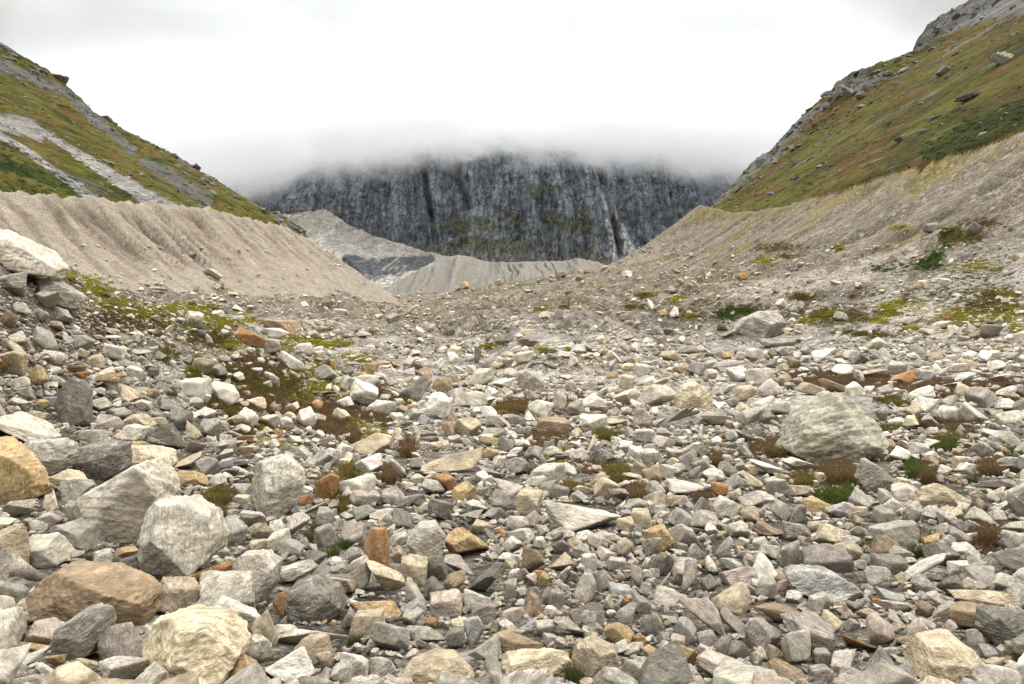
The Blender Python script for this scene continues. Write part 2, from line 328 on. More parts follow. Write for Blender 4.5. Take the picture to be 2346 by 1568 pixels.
    hl = hl + 6 * fbm2(x / 110, y / 110, 4, 41) * (1 - rk * 0.6) + (2 + 9 * rk) * 0.6 * fbm2(x / 26, y / 26, 4, 43, ridged=True) * smooth(-0.2, 0.3, pn2(x / 140, y / 140, 44) + 0.3 * rk)
    hl = hl + 12 * pn2((yc + 0.25 * x) / 160, x / 900, 45) * (1 - rk)
    hl = hl - np.maximum(yc - DL, 0) * 1.3 - np.maximum(150 - yc, 0) * 0.3
    hr = np.interp(x, _xr, _zr); hr = np.where(x > _xr[-1], _zr[-1] + 0.74 * (x - _xr[-1]), hr); hr = np.where(x < _xr[0], _zr[0] - 0.74 * (_xr[0] - x), hr)
    hrp = -52 + 0.74 * x; hr = hrp + (hr - hrp) * smooth(700, 880, yc)
    rr = smooth(0.55, 0.97, yc / DR)
    hr = hr + 5 * fbm2(x / 90, y / 90, 4, 51) * smooth(200, 330, yc) * (1 - 0.7 * rr) + (1.0 + 8 * rr) * 0.7 * fbm2(x / 20, y / 20, 4, 53, ridged=True) * smooth(-0.25, 0.25, pn2(x / 110, y / 110, 54) + 0.45 * rr)
    hr = hr - np.maximum(yc - DR, 0) * 1.3 - 0.7 * np.maximum(tr + 2 + 3 * pn2(yc / 16, 0 * yc, 55), 0)
    k = 7.0 * np.clip(d / 160, 0.02, 1)
    sm = lambda p, q: 0.5 * (p + q + np.sqrt((p - q) ** 2 + k * k))
    back = y < 20
    lm2 = np.where(back, -200, lm); rm2 = np.where(back, -200, rm_)
    z = sm(sm(fl, lm2), rm2) - 0.0
    cls = np.zeros(x.shape, np.int8)
    cls = np.where(lm2 > fl + 1.0, 1, cls); cls = np.where((rm2 > fl + 2.0) & (x > 0), 2, cls)
    ml = (hl > z) & (x < -60) & ~back; z = np.where(ml, hl, z); cls = np.where(ml, 3, cls)
    mr = (hr > z + 0.3) & (x > 60) & ~back; z = np.where(mr, hr, z); cls = np.where(mr, 4, cls)
    return z, cls, dict(tt=tt, hgt=hgt, gam=gam, gul=gul, tr=tr, gulr=gulr, rk=rk, rr=rr, n2=n2, n1=n1, n0=n0, d=d, a=a)

NCOL, NROW = 1430, 1150
th = np.r_[np.linspace(-180, -52, 34)[:-1], np.linspace(-51, 51, NCOL), np.linspace(52, 180, 34)[1:]] * math.pi / 180
c0 = 33
rad = np.exp(np.linspace(math.log(0.6), math.log(1900), NROW))
TH, RA = np.meshgrid(th, rad)
GX = RA * np.sin(TH); GY = RA * np.cos(TH)
GZ, GC, FI = terrain(GX, GY)
# vegetation blobs: (region, cx, cy, rx, ry, colour kind, density)
REG = {'1': (0, 1008.1, 2.801), '2': (779, 1008.1, 2.801), '3': (1521.2, 1008.1, 2.801), '4': (0, 504, 2.804), '5': (779, 504, 2.804), '6': (1521.2, 504, 2.804)}
def D(reg, x, y): o = REG[reg]; return o[0] + x / o[2], o[1] + y / o[2]
BL = []
def blobs(reg, s):
    for q in s.split(';'):
        p = q.split()
        if len(p) < 5: continue
        u, v = D(reg, float(p[0]), float(p[1])); k = REG[reg][2]
        BL.append((u, v, float(p[2]) / k, float(p[3]) / k, p[4], float(p[5]) if len(p) > 5 else 1.0))
blobs('4', "440 350 50 40 y;640 460 90 40 y;740 540 120 45 y;850 600 100 28 y;1150 560 150 32 y;1030 600 60 25 y;1280 570 80 30 y;1430 670 110 45 y;1600 650 70 22 y;1460 790 50 36 y;1940 770 100 28 y;2080 800 100 25 y;2180 800 60 26 y;1880 980 100 26 y;1480 980 120 46 o;1700 960 150 36 r .7;1600 900 100 26 r .8;1750 1060 160 80 o .7;2040 1080 60 34 y;2200 1060 100 34 y;1960 1160 40 36 y;1400 1150 80 70 o .8;1480 1220 50 36 o;1290 1050 50 80 o .8;2250 1130 60 26 y;2160 1180 70 26 y;2240 1290 60 26 y .7;1570 1330 60 50 r .6;1700 1320 70 46 y .6;2100 1330 80 55 r .6;2230 1390 70 36 r;1780 1440 80 26 y .6;720 610 60 60 r .6;860 660 45 55 o .7;560 400 60 40 y .8;1060 860 70 60 o .4;1230 930 40 40 y .6")
blobs('4', "1700 1060 260 110 o .38;1500 1000 160 90 o .35;1950 1250 220 90 r .3;1250 1000 60 130 o .4;2000 1150 200 90 y .35;1350 760 200 60 o .4;1000 680 160 60 o .5;1700 930 200 40 r .5")
blobs('4', "560 450 160 80 y .5;900 590 260 60 y .5;1300 620 240 80 y .45;1750 800 300 60 y .35;2050 950 250 90 y .35;700 650 160 70 r .4;1600 1180 260 60 r .4;2100 1240 200 90 r .4")
blobs('6', "1500 560 260 60 y .22;2000 660 300 60 y .26;1100 620 260 60 o .4;700 600 260 50 o .35;2100 560 220 60 o .4;1300 1060 500 40 r .5;2000 1100 300 60 r .4;1700 480 300 60 o .35")
blobs('5', "100 890 100 26 y;30 1060 60 36 y;130 1140 60 36 y;210 1100 80 60 r .7;370 1160 90 36 o .6;250 1250 100 70 r .8;200 1330 60 60 y .8;40 1290 50 26 y;60 1400 50 34 r;1500 1190 600 60 r .28;1320 836 60 18 y;1480 836 40 18 y;1300 570 70 14 y .7;1440 560 50 12 o .7;1950 490 80 20 o;2150 510 60 24 y;1900 560 90 20 o .7;2250 620 60 16 y;1650 430 90 14 o;960 810 70 24 y .8;1200 800 60 18 r;500 970 60 26 r .7;1010 1210 110 40 o;1140 1210 110 40 r;1700 1390 60 40 o;1330 1400 130 40 r .4;1400 1500 150 40 y .3")
blobs('6', "500 590 130 34 g;400 620 80 34 g .8;930 640 60 34 y;1060 600 70 30 y;1440 570 70 44 y;1530 530 60 34 y;1480 600 60 26 y;1600 700 50 22 y;1880 620 100 55 y;1980 590 120 26 y;2150 620 80 36 y;2260 690 40 36 y;2250 590 60 44 y;2200 480 80 34 y;1750 240 60 60 g;1690 290 80 40 g;1820 130 60 70 g .8;1850 90 80 50 o;1960 110 130 50 o .8;2050 30 150 40 r .6;2000 300 180 44 y .6;1600 290 150 34 g .4;1400 320 100 30 g .4;900 500 120 26 o .8;1380 650 60 26 y .7;690 180 250 30 o .7;640 260 80 30 y;800 235 90 16 o;1130 180 60 16 y;1500 50 80 18 y;1060 1030 300 36 r 1.3;1750 1085 260 36 r 1.2;2150 1070 150 30 r 1.1;2170 1160 130 34 o;1450 1160 70 22 o;1520 1190 60 16 o;1680 1310 90 34 r;1900 1350 130 50 r .7;1450 1350 60 22 o;1820 1430 100 34 o;650 1480 90 60 r .4;2230 1500 70 18 g;1400 1490 130 50 r .6;2100 480 150 60 o .5;1300 740 200 30 o .4;650 900 500 40 r .25;850 1000 100 30 r .6;1900 640 350 90 y .25;1980 360 250 70 o .35;150 620 200 50 o .3;250 560 200 40 o .3")
blobs('1', "1400 370 80 50 o;2250 210 70 50 y;1390 480 60 50 r .5;2150 320 90 70 o .5")
blobs('3', "1140 230 110 70 r 1.2;1140 370 110 40 g;900 260 60 36 o;1640 200 70 50 g;1700 230 60 50 r .8;1840 40 70 36 g;2090 180 90 50 r .8;2080 640 80 90 r .5;340 130 40 40 r .6;240 370 50 40 r .5;720 60 90 50 r .5;1500 620 500 160 o .06")
blobs('2', "1640 180 120 50 r .3;1790 230 70 50 o;1930 345 80 34 r 1.2;310 230 60 50 r;60 220 60 46 o;430 70 46 46 r;1420 110 60 30 y .6;1480 330 60 36 o;60 380 60 100 o .5;1300 60 100 40 r .4")
VC = dict(y=(0.20, 0.175, 0.022), o=(0.13, 0.105, 0.03), r=(0.15, 0.075, 0.035), g=(0.075, 0.115, 0.022))
def veg_mask(u, v, d, n):
    out = {k: np.zeros(u.shape, np.float32) for k in 'yorg'}
    for (bu, bv, ru, rv, k, s) in BL:
        m = (np.abs(u - bu) < 2 * ru) & (np.abs(v - bv) < 2 * rv)
        if not m.any(): continue
        q = ((u[m] - bu) / ru) ** 2 + ((v[m] - bv) / rv) ** 2
        out[k][m] = np.maximum(out[k][m], np.exp(-q * 1.2) * min(s, 1.0))
    return out
dd = np.maximum(GY, 0.3); GU = UC + F * GX / dd; GV = VH - F * GZ / dd
front = GY > 0
# ---- colours
col = np.zeros(GX.shape + (3,), np.float32); d = FI['d']
nlo = fbm2(GX / 40, GY / 40, 4, 61); nmid = fbm2(GX / 8, GY / 8, 4, 62); nhi = fbm2(GX / 2, GY / 2, 3, 63)
g_near = np.float32((0.245, 0.225, 0.195)); g_far = np.float32((0.165, 0.135, 0.102))
col[:] = g_near + (g_far - g_near) * smooth(40, 160, d)[..., None]
col *= (1 + 0.25 * nmid + 0.16 * nlo)[..., None]
gap_shade = smooth(38, 26, d); col = mixc(col, (0.088, 0.073, 0.055), 0.92 * gap_shade)  # near ground darkened in colour to paint the shade in gaps between stones
_gp = [(2120, 1240, 150, 70), (1330, 1100, 70, 40), (380, 850, 75, 85), (1690, 880, 90, 20)]
for a_, b_, ru, rv in _gp: col = mixc(col, (0.21, 0.19, 0.16), np.where(front, 0.9 * np.exp(-(((GU - a_) / ru) ** 2 + ((GV - b_) / rv) ** 2) ** 2), 0))
for a_, b_, ru, rv in [(620, 890, 170, 70), (770, 965, 130, 60), (480, 800, 160, 45), (250, 700, 120, 40)]: col = mixc(col, (0.165, 0.135, 0.088), np.where(front, 0.85 * np.exp(-(((GU - a_) / ru) ** 2 + ((GV - b_) / rv) ** 2) ** 2), 0))
pale = smooth(0.03, 0.3, nlo + 0.5 * nmid) * smooth(90, 200, d); col = mixc(col, (0.23, 0.195, 0.15), 0.6 * pale)
ol = smooth(-0.02, 0.22, fbm2(GX / 22, GY / 22, 4, 64) + 0.3 * nhi) * smooth(110, 200, d) * (GX > -60); col = mixc(col, (0.125, 0.108, 0.045), 0.7 * ol); dk = smooth(-0.04, 0.24, fbm2(GX / 13, GY / 13, 4, 68) + 0.3 * nhi) * smooth(70, 130, d); col = mixc(col, (0.095, 0.078, 0.056), 0.78 * dk)
# eroded face of the mound and its dark patch
em = np.exp(-(((GU - 1340) / 130) ** 2 + ((GV - 846) / 26) ** 2)) * (np.abs(d - 64) < 12); col = mixc(col, (0.36, 0.31, 0.255), 0.8 * em)
em = np.exp(-(((GU - 1330) / 50) ** 2 + ((GV - 838) / 24) ** 2)) * (np.abs(d - 64) < 12); col = mixc(col, (0.16, 0.12, 0.09), 0.75 * em)
em = np.exp(-(((GU - 1090) / 45) ** 2 + ((GV - 858) / 10) ** 2)); col = mixc(col, (0.46, 0.42, 0.36), 0.9 * em)
em = np.exp(-(((GU - 370) / 75) ** 2 + ((GV - 850) / 75) ** 2)); col = mixc(col, (0.23, 0.205, 0.18), 0.8 * em)
# moraines
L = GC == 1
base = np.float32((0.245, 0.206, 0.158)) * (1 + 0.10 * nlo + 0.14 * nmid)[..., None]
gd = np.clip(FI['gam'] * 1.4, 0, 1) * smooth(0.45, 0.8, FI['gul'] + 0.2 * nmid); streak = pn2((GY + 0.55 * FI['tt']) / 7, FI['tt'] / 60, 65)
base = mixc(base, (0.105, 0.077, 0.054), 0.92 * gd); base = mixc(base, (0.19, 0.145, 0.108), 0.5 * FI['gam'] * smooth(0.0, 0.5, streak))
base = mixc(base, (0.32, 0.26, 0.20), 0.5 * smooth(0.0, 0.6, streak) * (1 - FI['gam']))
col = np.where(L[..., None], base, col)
Rm = GC == 2
base = np.float32((0.165, 0.137, 0.103)) * (1 + 0.14 * nlo + 0.2 * nmid)[..., None]
st2 = fbm2((GY - 0.7 * FI['tr']) / 18, FI['tr'] / 90, 4, 66)
base = mixc(base, (0.215, 0.182, 0.14), 0.8 * smooth(0.0, 0.28, st2)); base = mixc(base, (0.115, 0.095, 0.058), 0.75 * smooth(0.03, 0.28, -st2 + 0.25 * nmid))
base = mixc(base, (0.16, 0.13, 0.04), 0.75 * smooth(0.02, 0.25, fbm2(GX / 30, GY / 42, 4, 67) + 0.3 * nhi - 0.1) * smooth(-40, 60, 75 - FI['tr']))
base = mixc(base, (0.17, 0.125, 0.035), 0.8 * np.exp(-(FI['tr'] / 9) ** 2) * smooth(-0.3, 0.3, nmid))
col = np.where(Rm[..., None], base, col)
# pale debris chute on the right slope
def polyd(u, v, pts):
    best = np.full(u.shape, 1e9)
    for (a0, b0, w0), (a1, b1, w1) in zip(pts[:-1], pts[1:]):
        ex, ey = a1 - a0, b1 - b0; t = np.clip(((u - a0) * ex + (v - b0) * ey) / (ex * ex + ey * ey), 0, 1)
        best = np.minimum(best, np.hypot(u - a0 - t * ex, v - b0 - t * ey) / (w0 + (w1 - w0) * t))
    return best
inb = front & (d > 30) & (GC != 3) & (GC != 4)
q = polyd(GU, GV, [(2150, 535, 8), (2060, 588, 20), (1930, 632, 26), (1800, 655, 20), (1680, 668, 14)]) + 0.35 * nmid
col = mixc(col, (0.265, 0.222, 0.18), np.where(inb, 0.95 * smooth(1.25, 0.7, q), 0))
vm = veg_mask(GU, GV, d, nhi)
for k in 'orgy':
    col = mixc(col, VC[k], np.where(front & (GC < 3), vm[k] * smooth(-0.25, 0.2, nhi * 0.8 + nmid * 0.4 + (vm[k] - 0.55)) * 0.9, 0))
# left hill
hn1 = fbm2((GY + 0.3 * GX) / 90, GX / 70, 5, 71); hn2 = fbm2(GX / 22, GY / 85, 5, 72); hn3 = fbm2(GX / 6, GY / 24, 4, 73)
base = np.zeros_like(col); base[:] = (0.105, 0.088, 0.02)
base = mixc(base, (0.125, 0.078, 0.022), smooth(-0.05, 0.45, hn1 + 0.3 * hn3)); base = mixc(base, (0.10, 0.115, 0.016), 0.9 * smooth(0.1, 0.5, -hn1 + 0.2 * hn2)); base = mixc(base, (0.035, 0.05, 0.012), 0.85 * smooth(0.08, 0.28, hn2 + 0.25 * hn1 + 0.04))
lowl = smooth(470, 360, GY); base = mixc(base, (0.032, 0.05, 0.011), 0.8 * lowl * smooth(-0.1, 0.25, hn2 + 0.1)); base = mixc(base, (0.13, 0.09, 0.02), 0.5 * lowl * smooth(0.1, 0.4, hn1))
rock = smooth(0.26, 0.46, fbm2(GX / 40, GY / 130, 5, 74) + 0.33 * FI['rk'] ** 2 + 0.22 * hn3 - 0.1)
base = mixc(base, np.float32((0.15, 0.145, 0.14)), 0.92 * rock)
for pts, wob in (([(-40, 290, 8), (60, 345, 8), (150, 410, 9), (240, 478, 15), (270, 495, 18)], 71), ([(70, 283, 7), (150, 335, 8), (260, 405, 15), (340, 455, 18), (400, 490, 22)], 72)):
    q = polyd(GU, GV, pts) + 0.4 * hn3 + 0.25 * hn2
    base = mixc(base, (0.33, 0.315, 0.295), np.where(front, 0.88 * smooth(1.15, 0.75, q), 0))
q = polyd(GU, GV, [(-30, 275, 20), (60, 290, 24), (95, 320, 8)]) + 0.6 * hn3; base = mixc(base, (0.30, 0.28, 0.265), np.where(front, 0.85 * smooth(1.2, 0.6, q), 0))
for pts in ([(330, 370, 14), (400, 410, 22), (470, 455, 24)], [(200, 250, 10), (300, 345, 16)], [(0, 150, 20), (160, 215, 14), (230, 290, 14)]):
    q = polyd(GU, GV, pts) + 0.9 * hn3 + 0.3 * hn2; base = mixc(base, (0.125, 0.12, 0.115), np.where(front, 0.8 * smooth(0.95, 0.45, q), 0))
col = np.where((GC == 3)[..., None], base, col)
# right hill
hn1 = fbm2((GY - 0.25 * GX) / 85, GX / 60, 5, 81)
base = np.zeros_like(col); base[:] = (0.112, 0.092, 0.026)
base = mixc(base, (0.135, 0.082, 0.032), 0.9 * smooth(-0.03, 0.22, hn1 + 0.3 * hn3)); base = mixc(base, (0.055, 0.06, 0.018), 0.7 * smooth(0.03, 0.25, hn2 - 0.2 * hn1)); base = mixc(base, (0.115, 0.112, 0.024), 0.85 * smooth(0.05, 0.28, -hn1 + 0.3 * hn2))
rock = smooth(0.26, 0.46, fbm2(GX / 25, GY / 110, 5, 84) + 0.42 * FI['rr'] ** 4 + 0.24 * hn3)
base = mixc(base, np.float32((0.19, 0.18, 0.165)), 0.9 * rock)
q = polyd(GU, GV, [(2130, 352, 22), (2240, 300, 38), (2330, 260, 36), (2420, 210, 40)]) + 0.5 * hn2 + 0.3 * hn3; base = mixc(base, (0.035, 0.05, 0.013), np.where(front, 0.85 * smooth(1.3, 0.6, q), 0))
q = polyd(GU, GV, [(2300, 130, 20), (2400, 80, 30)]) + 0.6 * hn2; base = mixc(base, (0.05, 0.06, 0.018), np.where(front, 0.6 * smooth(1.3, 0.6, q), 0))
q = polyd(GU, GV, [(1650, 478, 10), (1760, 470, 12), (1900, 425, 10), (2020, 380, 8)]) + 0.4 * hn3; base = mixc(base, (0.115, 0.12, 0.026), np.where(front, 0.6 * smooth(1.5, 0.6, q), 0))
q = polyd(GU, GV, [(2120, 66, 22), (2250, 22, 24), (2400, -30, 50)]) + 0.5 * hn3; base = mixc(base, (0.20, 0.195, 0.19), np.where(front, 0.85 * smooth(1.3, 0.8, q), 0))
col = np.where((GC == 4)[..., None], base, col)
col = np.clip(col, 0.004, 0.8)

Vg = np.stack([GX, GY, GZ], -1).reshape(-1, 3); nc = len(th)
ii, jj = np.meshgrid(np.arange(NROW - 1), np.arange(nc - 1), indexing='ij')
q00 = (ii * nc + jj).ravel(); Q = np.stack([q00, q00 + 1, q00 + nc + 1, q00 + nc], 1)
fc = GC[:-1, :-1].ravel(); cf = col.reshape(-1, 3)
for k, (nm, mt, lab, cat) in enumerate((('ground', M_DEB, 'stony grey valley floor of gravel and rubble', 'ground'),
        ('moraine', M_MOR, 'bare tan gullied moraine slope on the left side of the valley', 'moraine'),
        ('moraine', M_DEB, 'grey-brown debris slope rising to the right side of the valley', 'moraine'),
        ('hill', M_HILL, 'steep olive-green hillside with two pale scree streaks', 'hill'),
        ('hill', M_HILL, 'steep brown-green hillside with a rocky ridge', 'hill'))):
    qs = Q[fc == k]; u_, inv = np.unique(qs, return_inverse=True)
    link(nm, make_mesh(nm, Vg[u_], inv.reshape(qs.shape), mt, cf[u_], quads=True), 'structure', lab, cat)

# visible ground behind a pixel: march each dense column outwards
thd = th[c0:c0 + NCOL]; Zd = GZ[:, c0:c0 + NCOL]; Dd = GY[:, c0:c0 + NCOL]
Vd = np.minimum.accumulate(VH - F * Zd / Dd, axis=0)
def hit(u, v):
    u = np.atleast_1d(np.asarray(u, float)); v = np.atleast_1d(np.asarray(v, float))
    ci = np.clip(np.rint((np.arctan((u - UC) / F) - thd[0]) / (thd[1] - thd[0])).astype(int), 0, NCOL - 1)
    dist = np.empty(len(u))
    for i, c in enumerate(ci):
        k = np.searchsorted(-Vd[:, c], -v[i]); k = min(max(k, 1), NROW - 1)
        v0, v1 = Vd[k - 1, c], Vd[k, c]; t = (v0 - v[i]) / (v0 - v1) if v0 > v1 else 0
        dist[i] = Dd[k - 1, c] + min(max(t, 0), 1) * (Dd[k, c] - Dd[k - 1, c])
    return dist
def ray(u, v, d_): return np.stack([(u - UC) / F * d_, d_ + 0 * u, (VH - v) / F * d_], -1)

# ------------------------------------------------------------------ far mountain, its scree and the far moraine
def loft(rows, nu, nv, u0, u1):
    """rows: lists of (u, v, depth) bottom to top -> grid of points"""
    us = np.linspace(u0, u1, nu); K = []
    for r_ in rows:
        r_ = np.array(r_, float); K.append(np.stack([us, np.interp(us, r_[:, 0], r_[:, 1]), np.interp(us, r_[:, 0], r_[:, 2])], -1))
    K = np.array(K); t = np.linspace(0, len(rows) - 1, nv); i = np.minimum(t.astype(int), len(rows) - 2); f = (t - i)[:, None, None]
    G = K[i] * (1 - f) + K[i + 1] * f
    return G
def gridmesh(name, P, col_, mat, label, cat):
    nv, nu = P.shape[:2]; a, b = np.meshgrid(np.arange(nv - 1), np.arange(nu - 1), indexing='ij'); q = (a * nu + b).ravel()
    return link(name, make_mesh(name, P.reshape(-1, 3), np.stack([q, q + 1, q + nu + 1, q + nu], 1), mat, np.clip(col_, 0.004, 0.8).reshape(-1, 3), quads=True), 'structure', label, cat)
def toP(G): return np.stack([(G[..., 0] - UC) / F * G[..., 2], G[..., 2], (VH - G[..., 1]) / F * G[..., 2]], -1)

G = loft([[(380, 640, 2500), (900, 660, 2330), (1300, 660, 2280), (2000, 660, 2100)],
          [(380, 540, 2620), (640, 505, 2600), (800, 565, 2480), (1000, 592, 2400), (1400, 600, 2330), (1560, 560, 2280), (2000, 560, 2200)],
          [(380, 470, 2720), (900, 440, 2570), (1200, 430, 2500), (1600, 460, 2420), (2000, 460, 2350)],
          [(380, 390, 2850), (700, 370, 2780), (1000, 285, 2720), (1180, 265, 2700), (1400, 290, 2680), (1700, 390, 2560), (2000, 400, 2500)],
          [(380, 395, 3500), (700, 380, 3500), (1000, 310, 3500), (1180, 290, 3500), (1400, 320, 3400), (2000, 400, 3300)]], 1000, 560, 380, 2000)
P = toP(G); x, z = P[..., 0], P[..., 2]
ribs = fbm2(x / 150, z / 620, 4, 91, ridged=True); rib2 = fbm2(x / 46 + 0.1 * z / 46, z / 190, 4, 92, ridged=True); rib3 = fbm2(x / 15, z / 40, 4, 93); blk = fbm2((x + 0.5 * z) / 60, (z - 0.4 * x) / 60, 4, 94, ridged=True)
gully = lambda pts, w_: np.exp(-(polyd(G[..., 0], G[..., 1], [(a_, b_, w_) for a_, b_ in pts])) ** 2)
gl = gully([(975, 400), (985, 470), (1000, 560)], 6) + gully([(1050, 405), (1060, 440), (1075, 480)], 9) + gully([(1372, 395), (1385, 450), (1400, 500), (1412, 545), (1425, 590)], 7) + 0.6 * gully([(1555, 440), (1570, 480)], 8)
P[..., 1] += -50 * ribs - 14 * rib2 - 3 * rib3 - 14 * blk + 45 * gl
cav = np.clip(0.5 + 0.9 * rib2 + 0.5 * blk + 0.4 * ribs, 0, 1.3)
cc = np.zeros(P.shape, np.float32); cc[:] = (0.21, 0.226, 0.252)  # blue-grey base brightened in colour to stand in for distant haze
cc *= (0.9 + 0.3 * fbm2(x / 40, z / 40, 5, 95)[..., None] + 0.3 * rib3[..., None] + 0.3 * (smooth(0.2, 0.8, ribs) - 0.5)[..., None] + 0.25 * (smooth(0.3, 0.8, rib2) - 0.5)[..., None])
cc = mixc(cc, (0.235, 0.242, 0.25), 0.4 * smooth(0.1, 0.5, fbm2(x / 90, z / 130, 5, 96))); cc = mixc(cc, (0.10, 0.112, 0.135), 0.7 * smooth(0.0, 0.3, fbm2(x / 24, z / 170, 5, 97))); cc = mixc(cc, (0.06, 0.068, 0.085), 0.7 * smooth(0.74, 0.9, fbm2(x / 75 + 0.15 * pn2(x / 30, z / 60, 118), z / 420, 3, 119, ridged=True))); cc = mixc(cc, (0.085, 0.092, 0.10), 0.5 * smooth(0.7, 0.9, fbm2((x + 0.8 * z) / 160, (z - 0.35 * x) / 55, 3, 120, ridged=True)))
U_, V_ = G[..., 0], G[..., 1]; vn = fbm2(x / 70, z / 45, 5, 98)
gm = np.zeros(U_.shape)
for (gu, gv, ru, rv, s) in ((1130, 565, 170, 26, 1), (1090, 520, 90, 30, .8), (1000, 580, 60, 8, 1), (1310, 520, 80, 40, .8), (1330, 580, 60, 30, .7), (1230, 440, 70, 16, .7), (1560, 480, 60, 16, .6), (1180, 500, 200, 60, .5), (1330, 410, 40, 10, .6), (1480, 400, 60, 10, .5), (800, 480, 60, 50, .3)):
    gm = np.maximum(gm, s * np.exp(-((U_ - gu) / ru) ** 2 - ((V_ - gv) / rv) ** 2))
cc = mixc(cc, (0.115, 0.12, 0.052), 0.7 * smooth(0.3, 0.8, gm + 0.7 * vn))
q = polyd(U_, V_, [(1380, 430, 5), (1385, 460, 12), (1398, 510, 16), (1425, 560, 26), (1425, 600, 34)]) + 0.9 * rib3 + 0.6 * vn
cc = mixc(cc, (0.72, 0.72, 0.72), 0.95 * smooth(1.3, 0.5, q) * smooth(-0.5, 0.3, fbm2(x / 14, z / 30, 4, 99)))
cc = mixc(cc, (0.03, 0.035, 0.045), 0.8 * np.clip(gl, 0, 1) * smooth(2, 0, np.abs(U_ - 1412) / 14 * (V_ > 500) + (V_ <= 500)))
cc = mixc(cc, (0.24, 0.2, 0.17), 0.7 * np.exp(-((U_ - 700) / 60) ** 2 - ((V_ - 492) / 10) ** 2) + 0.5 * smooth(575, 600, V_ + 10 * vn))
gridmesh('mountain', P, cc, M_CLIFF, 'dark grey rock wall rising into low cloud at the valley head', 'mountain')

G = loft([[(640, 700, 1700), (900, 705, 1500), (1100, 700, 1500)],
          [(640, 600, 1900), (720, 560, 1850), (800, 600, 1750), (850, 640, 1650), (1000, 640, 1650), (1100, 640, 1700)],
          [(640, 500, 2350), (680, 492, 2350), (740, 482, 2350), (760, 490, 2340), (800, 520, 2300), (870, 548, 2250), (980, 578, 2200), (1040, 598, 2150), (1100, 640, 2150)],
          [(640, 490, 2700), (870, 560, 2700), (980, 600, 2700), (1100, 660, 2700)]], 420, 300, 640, 1100)
P = toP(G); x, z = P[..., 0], P[..., 2]; U_, V_ = G[..., 0], G[..., 1]
gq = fbm2(x / 34 + 0.012 * z, z / 240, 4, 101, ridged=True); P[..., 2] += 8 * gq * smooth(690, 620, V_) + 4 * fbm2(x / 20, z / 20, 4, 102)
bandm = smooth(1.15, 0.75, polyd(U_, V_, [(795, 600, 12), (850, 618, 22), (930, 610, 22), (985, 598, 12)]) + 0.5 * fbm2(x / 18, z / 25, 4, 103))
P[..., 1] += -30 * bandm * fbm2(x / 16, z / 60, 4, 104)
cc = np.zeros(P.shape, np.float32); cc[:] = (0.40, 0.37, 0.325); cc *= (0.9 + 0.4 * gq[..., None] * 0.5 + 0.3 * fbm2(x / 14, z / 60, 4, 105)[..., None])
cc = mixc(cc, (0.16, 0.16, 0.085), 0.4 * smooth(0.1, 0.5, fbm2(x / 30, z / 60, 4, 106))); cc = mixc(cc, (0.085, 0.09, 0.098), 0.95 * bandm * smooth(-0.4, 0.2, fbm2(x / 12, z / 40, 4, 107) + 0.2))
gridmesh('scree', P, cc, M_CLIFF, 'grey scree apron with a dark rock band below the cliff', 'scree')

CR = [(860, 668), (900, 655), (940, 630), (985, 606), (1010, 590), (1050, 585), (1085, 590), (1110, 599), (1150, 602), (1200, 600), (1290, 598), (1330, 592), (1380, 605), (1420, 618), (1470, 632)]
G = loft([[(820, 720, 1000), (1000, 715, 1000), (1470, 690, 1000)],
          [(820, 700, 1150), (900, 692, 1150), (1000, 690, 1120), (1130, 684, 1130), (1300, 668, 1150), (1470, 650, 1150)],
          [(820, 700, 1300)] + [(a_, b_, 1420) for a_, b_ in CR],
          [(820, 740, 1600), (1100, 640, 1600), (1470, 660, 1600)]], 640, 300, 820, 1470)
P = toP(G); x, z = P[..., 0], P[..., 2]; U_, V_ = G[..., 0], G[..., 1]
ups = np.linspace(0, 3, 300)[:, None] + 0 * U_; gmk = smooth(0.9, 1.5, ups) * smooth(2.02, 1.9, ups)
gq = fbm2((x + 0.25 * z) / 15 + 0.5 * pn2(x / 30, z / 20, 115), z / 90, 4, 111, ridged=True); fan = fbm2(x / 70, z / 400, 3, 112, ridged=True)
gw = smooth(1120, 1160, U_) * smooth(1345, 1300, U_) * (0.35 + 0.65 * smooth(1.3, 1.75, ups)) + 0.22
P[..., 2] += gmk * (-6 * gw * smooth(0.45, 0.9, gq) + 7 * fan) + 2.0 * fbm2(x / 12, z / 12, 3, 113); P[..., 1] -= gmk * 30 * fan
cc = np.zeros(P.shape, np.float32); cc[:] = (0.175, 0.158, 0.135); cc *= (1 + 0.2 * fbm2(x / 24, z / 24, 4, 114)[..., None])
cc = mixc(cc, (0.09, 0.076, 0.062), 0.8 * gmk * gw * smooth(0.5, 0.85, gq)); cc = mixc(cc, (0.22, 0.20, 0.175), 0.6 * smooth(0.4, 0.8, fan))
cc = mixc(cc, (0.10, 0.10, 0.03), 0.6 * np.exp(-((U_ - 1400) / 22) ** 2 - ((V_ - 622) / 10) ** 2))
cc = mixc(cc, (0.36, 0.33, 0.29), 0.7 * np.exp(-((U_ - 985) / 16) ** 2 - ((V_ - 606) / 12) ** 2))
gridmesh('moraine', P, cc, M_MOR, 'grey gullied end moraine below the far rock wall', 'moraine')

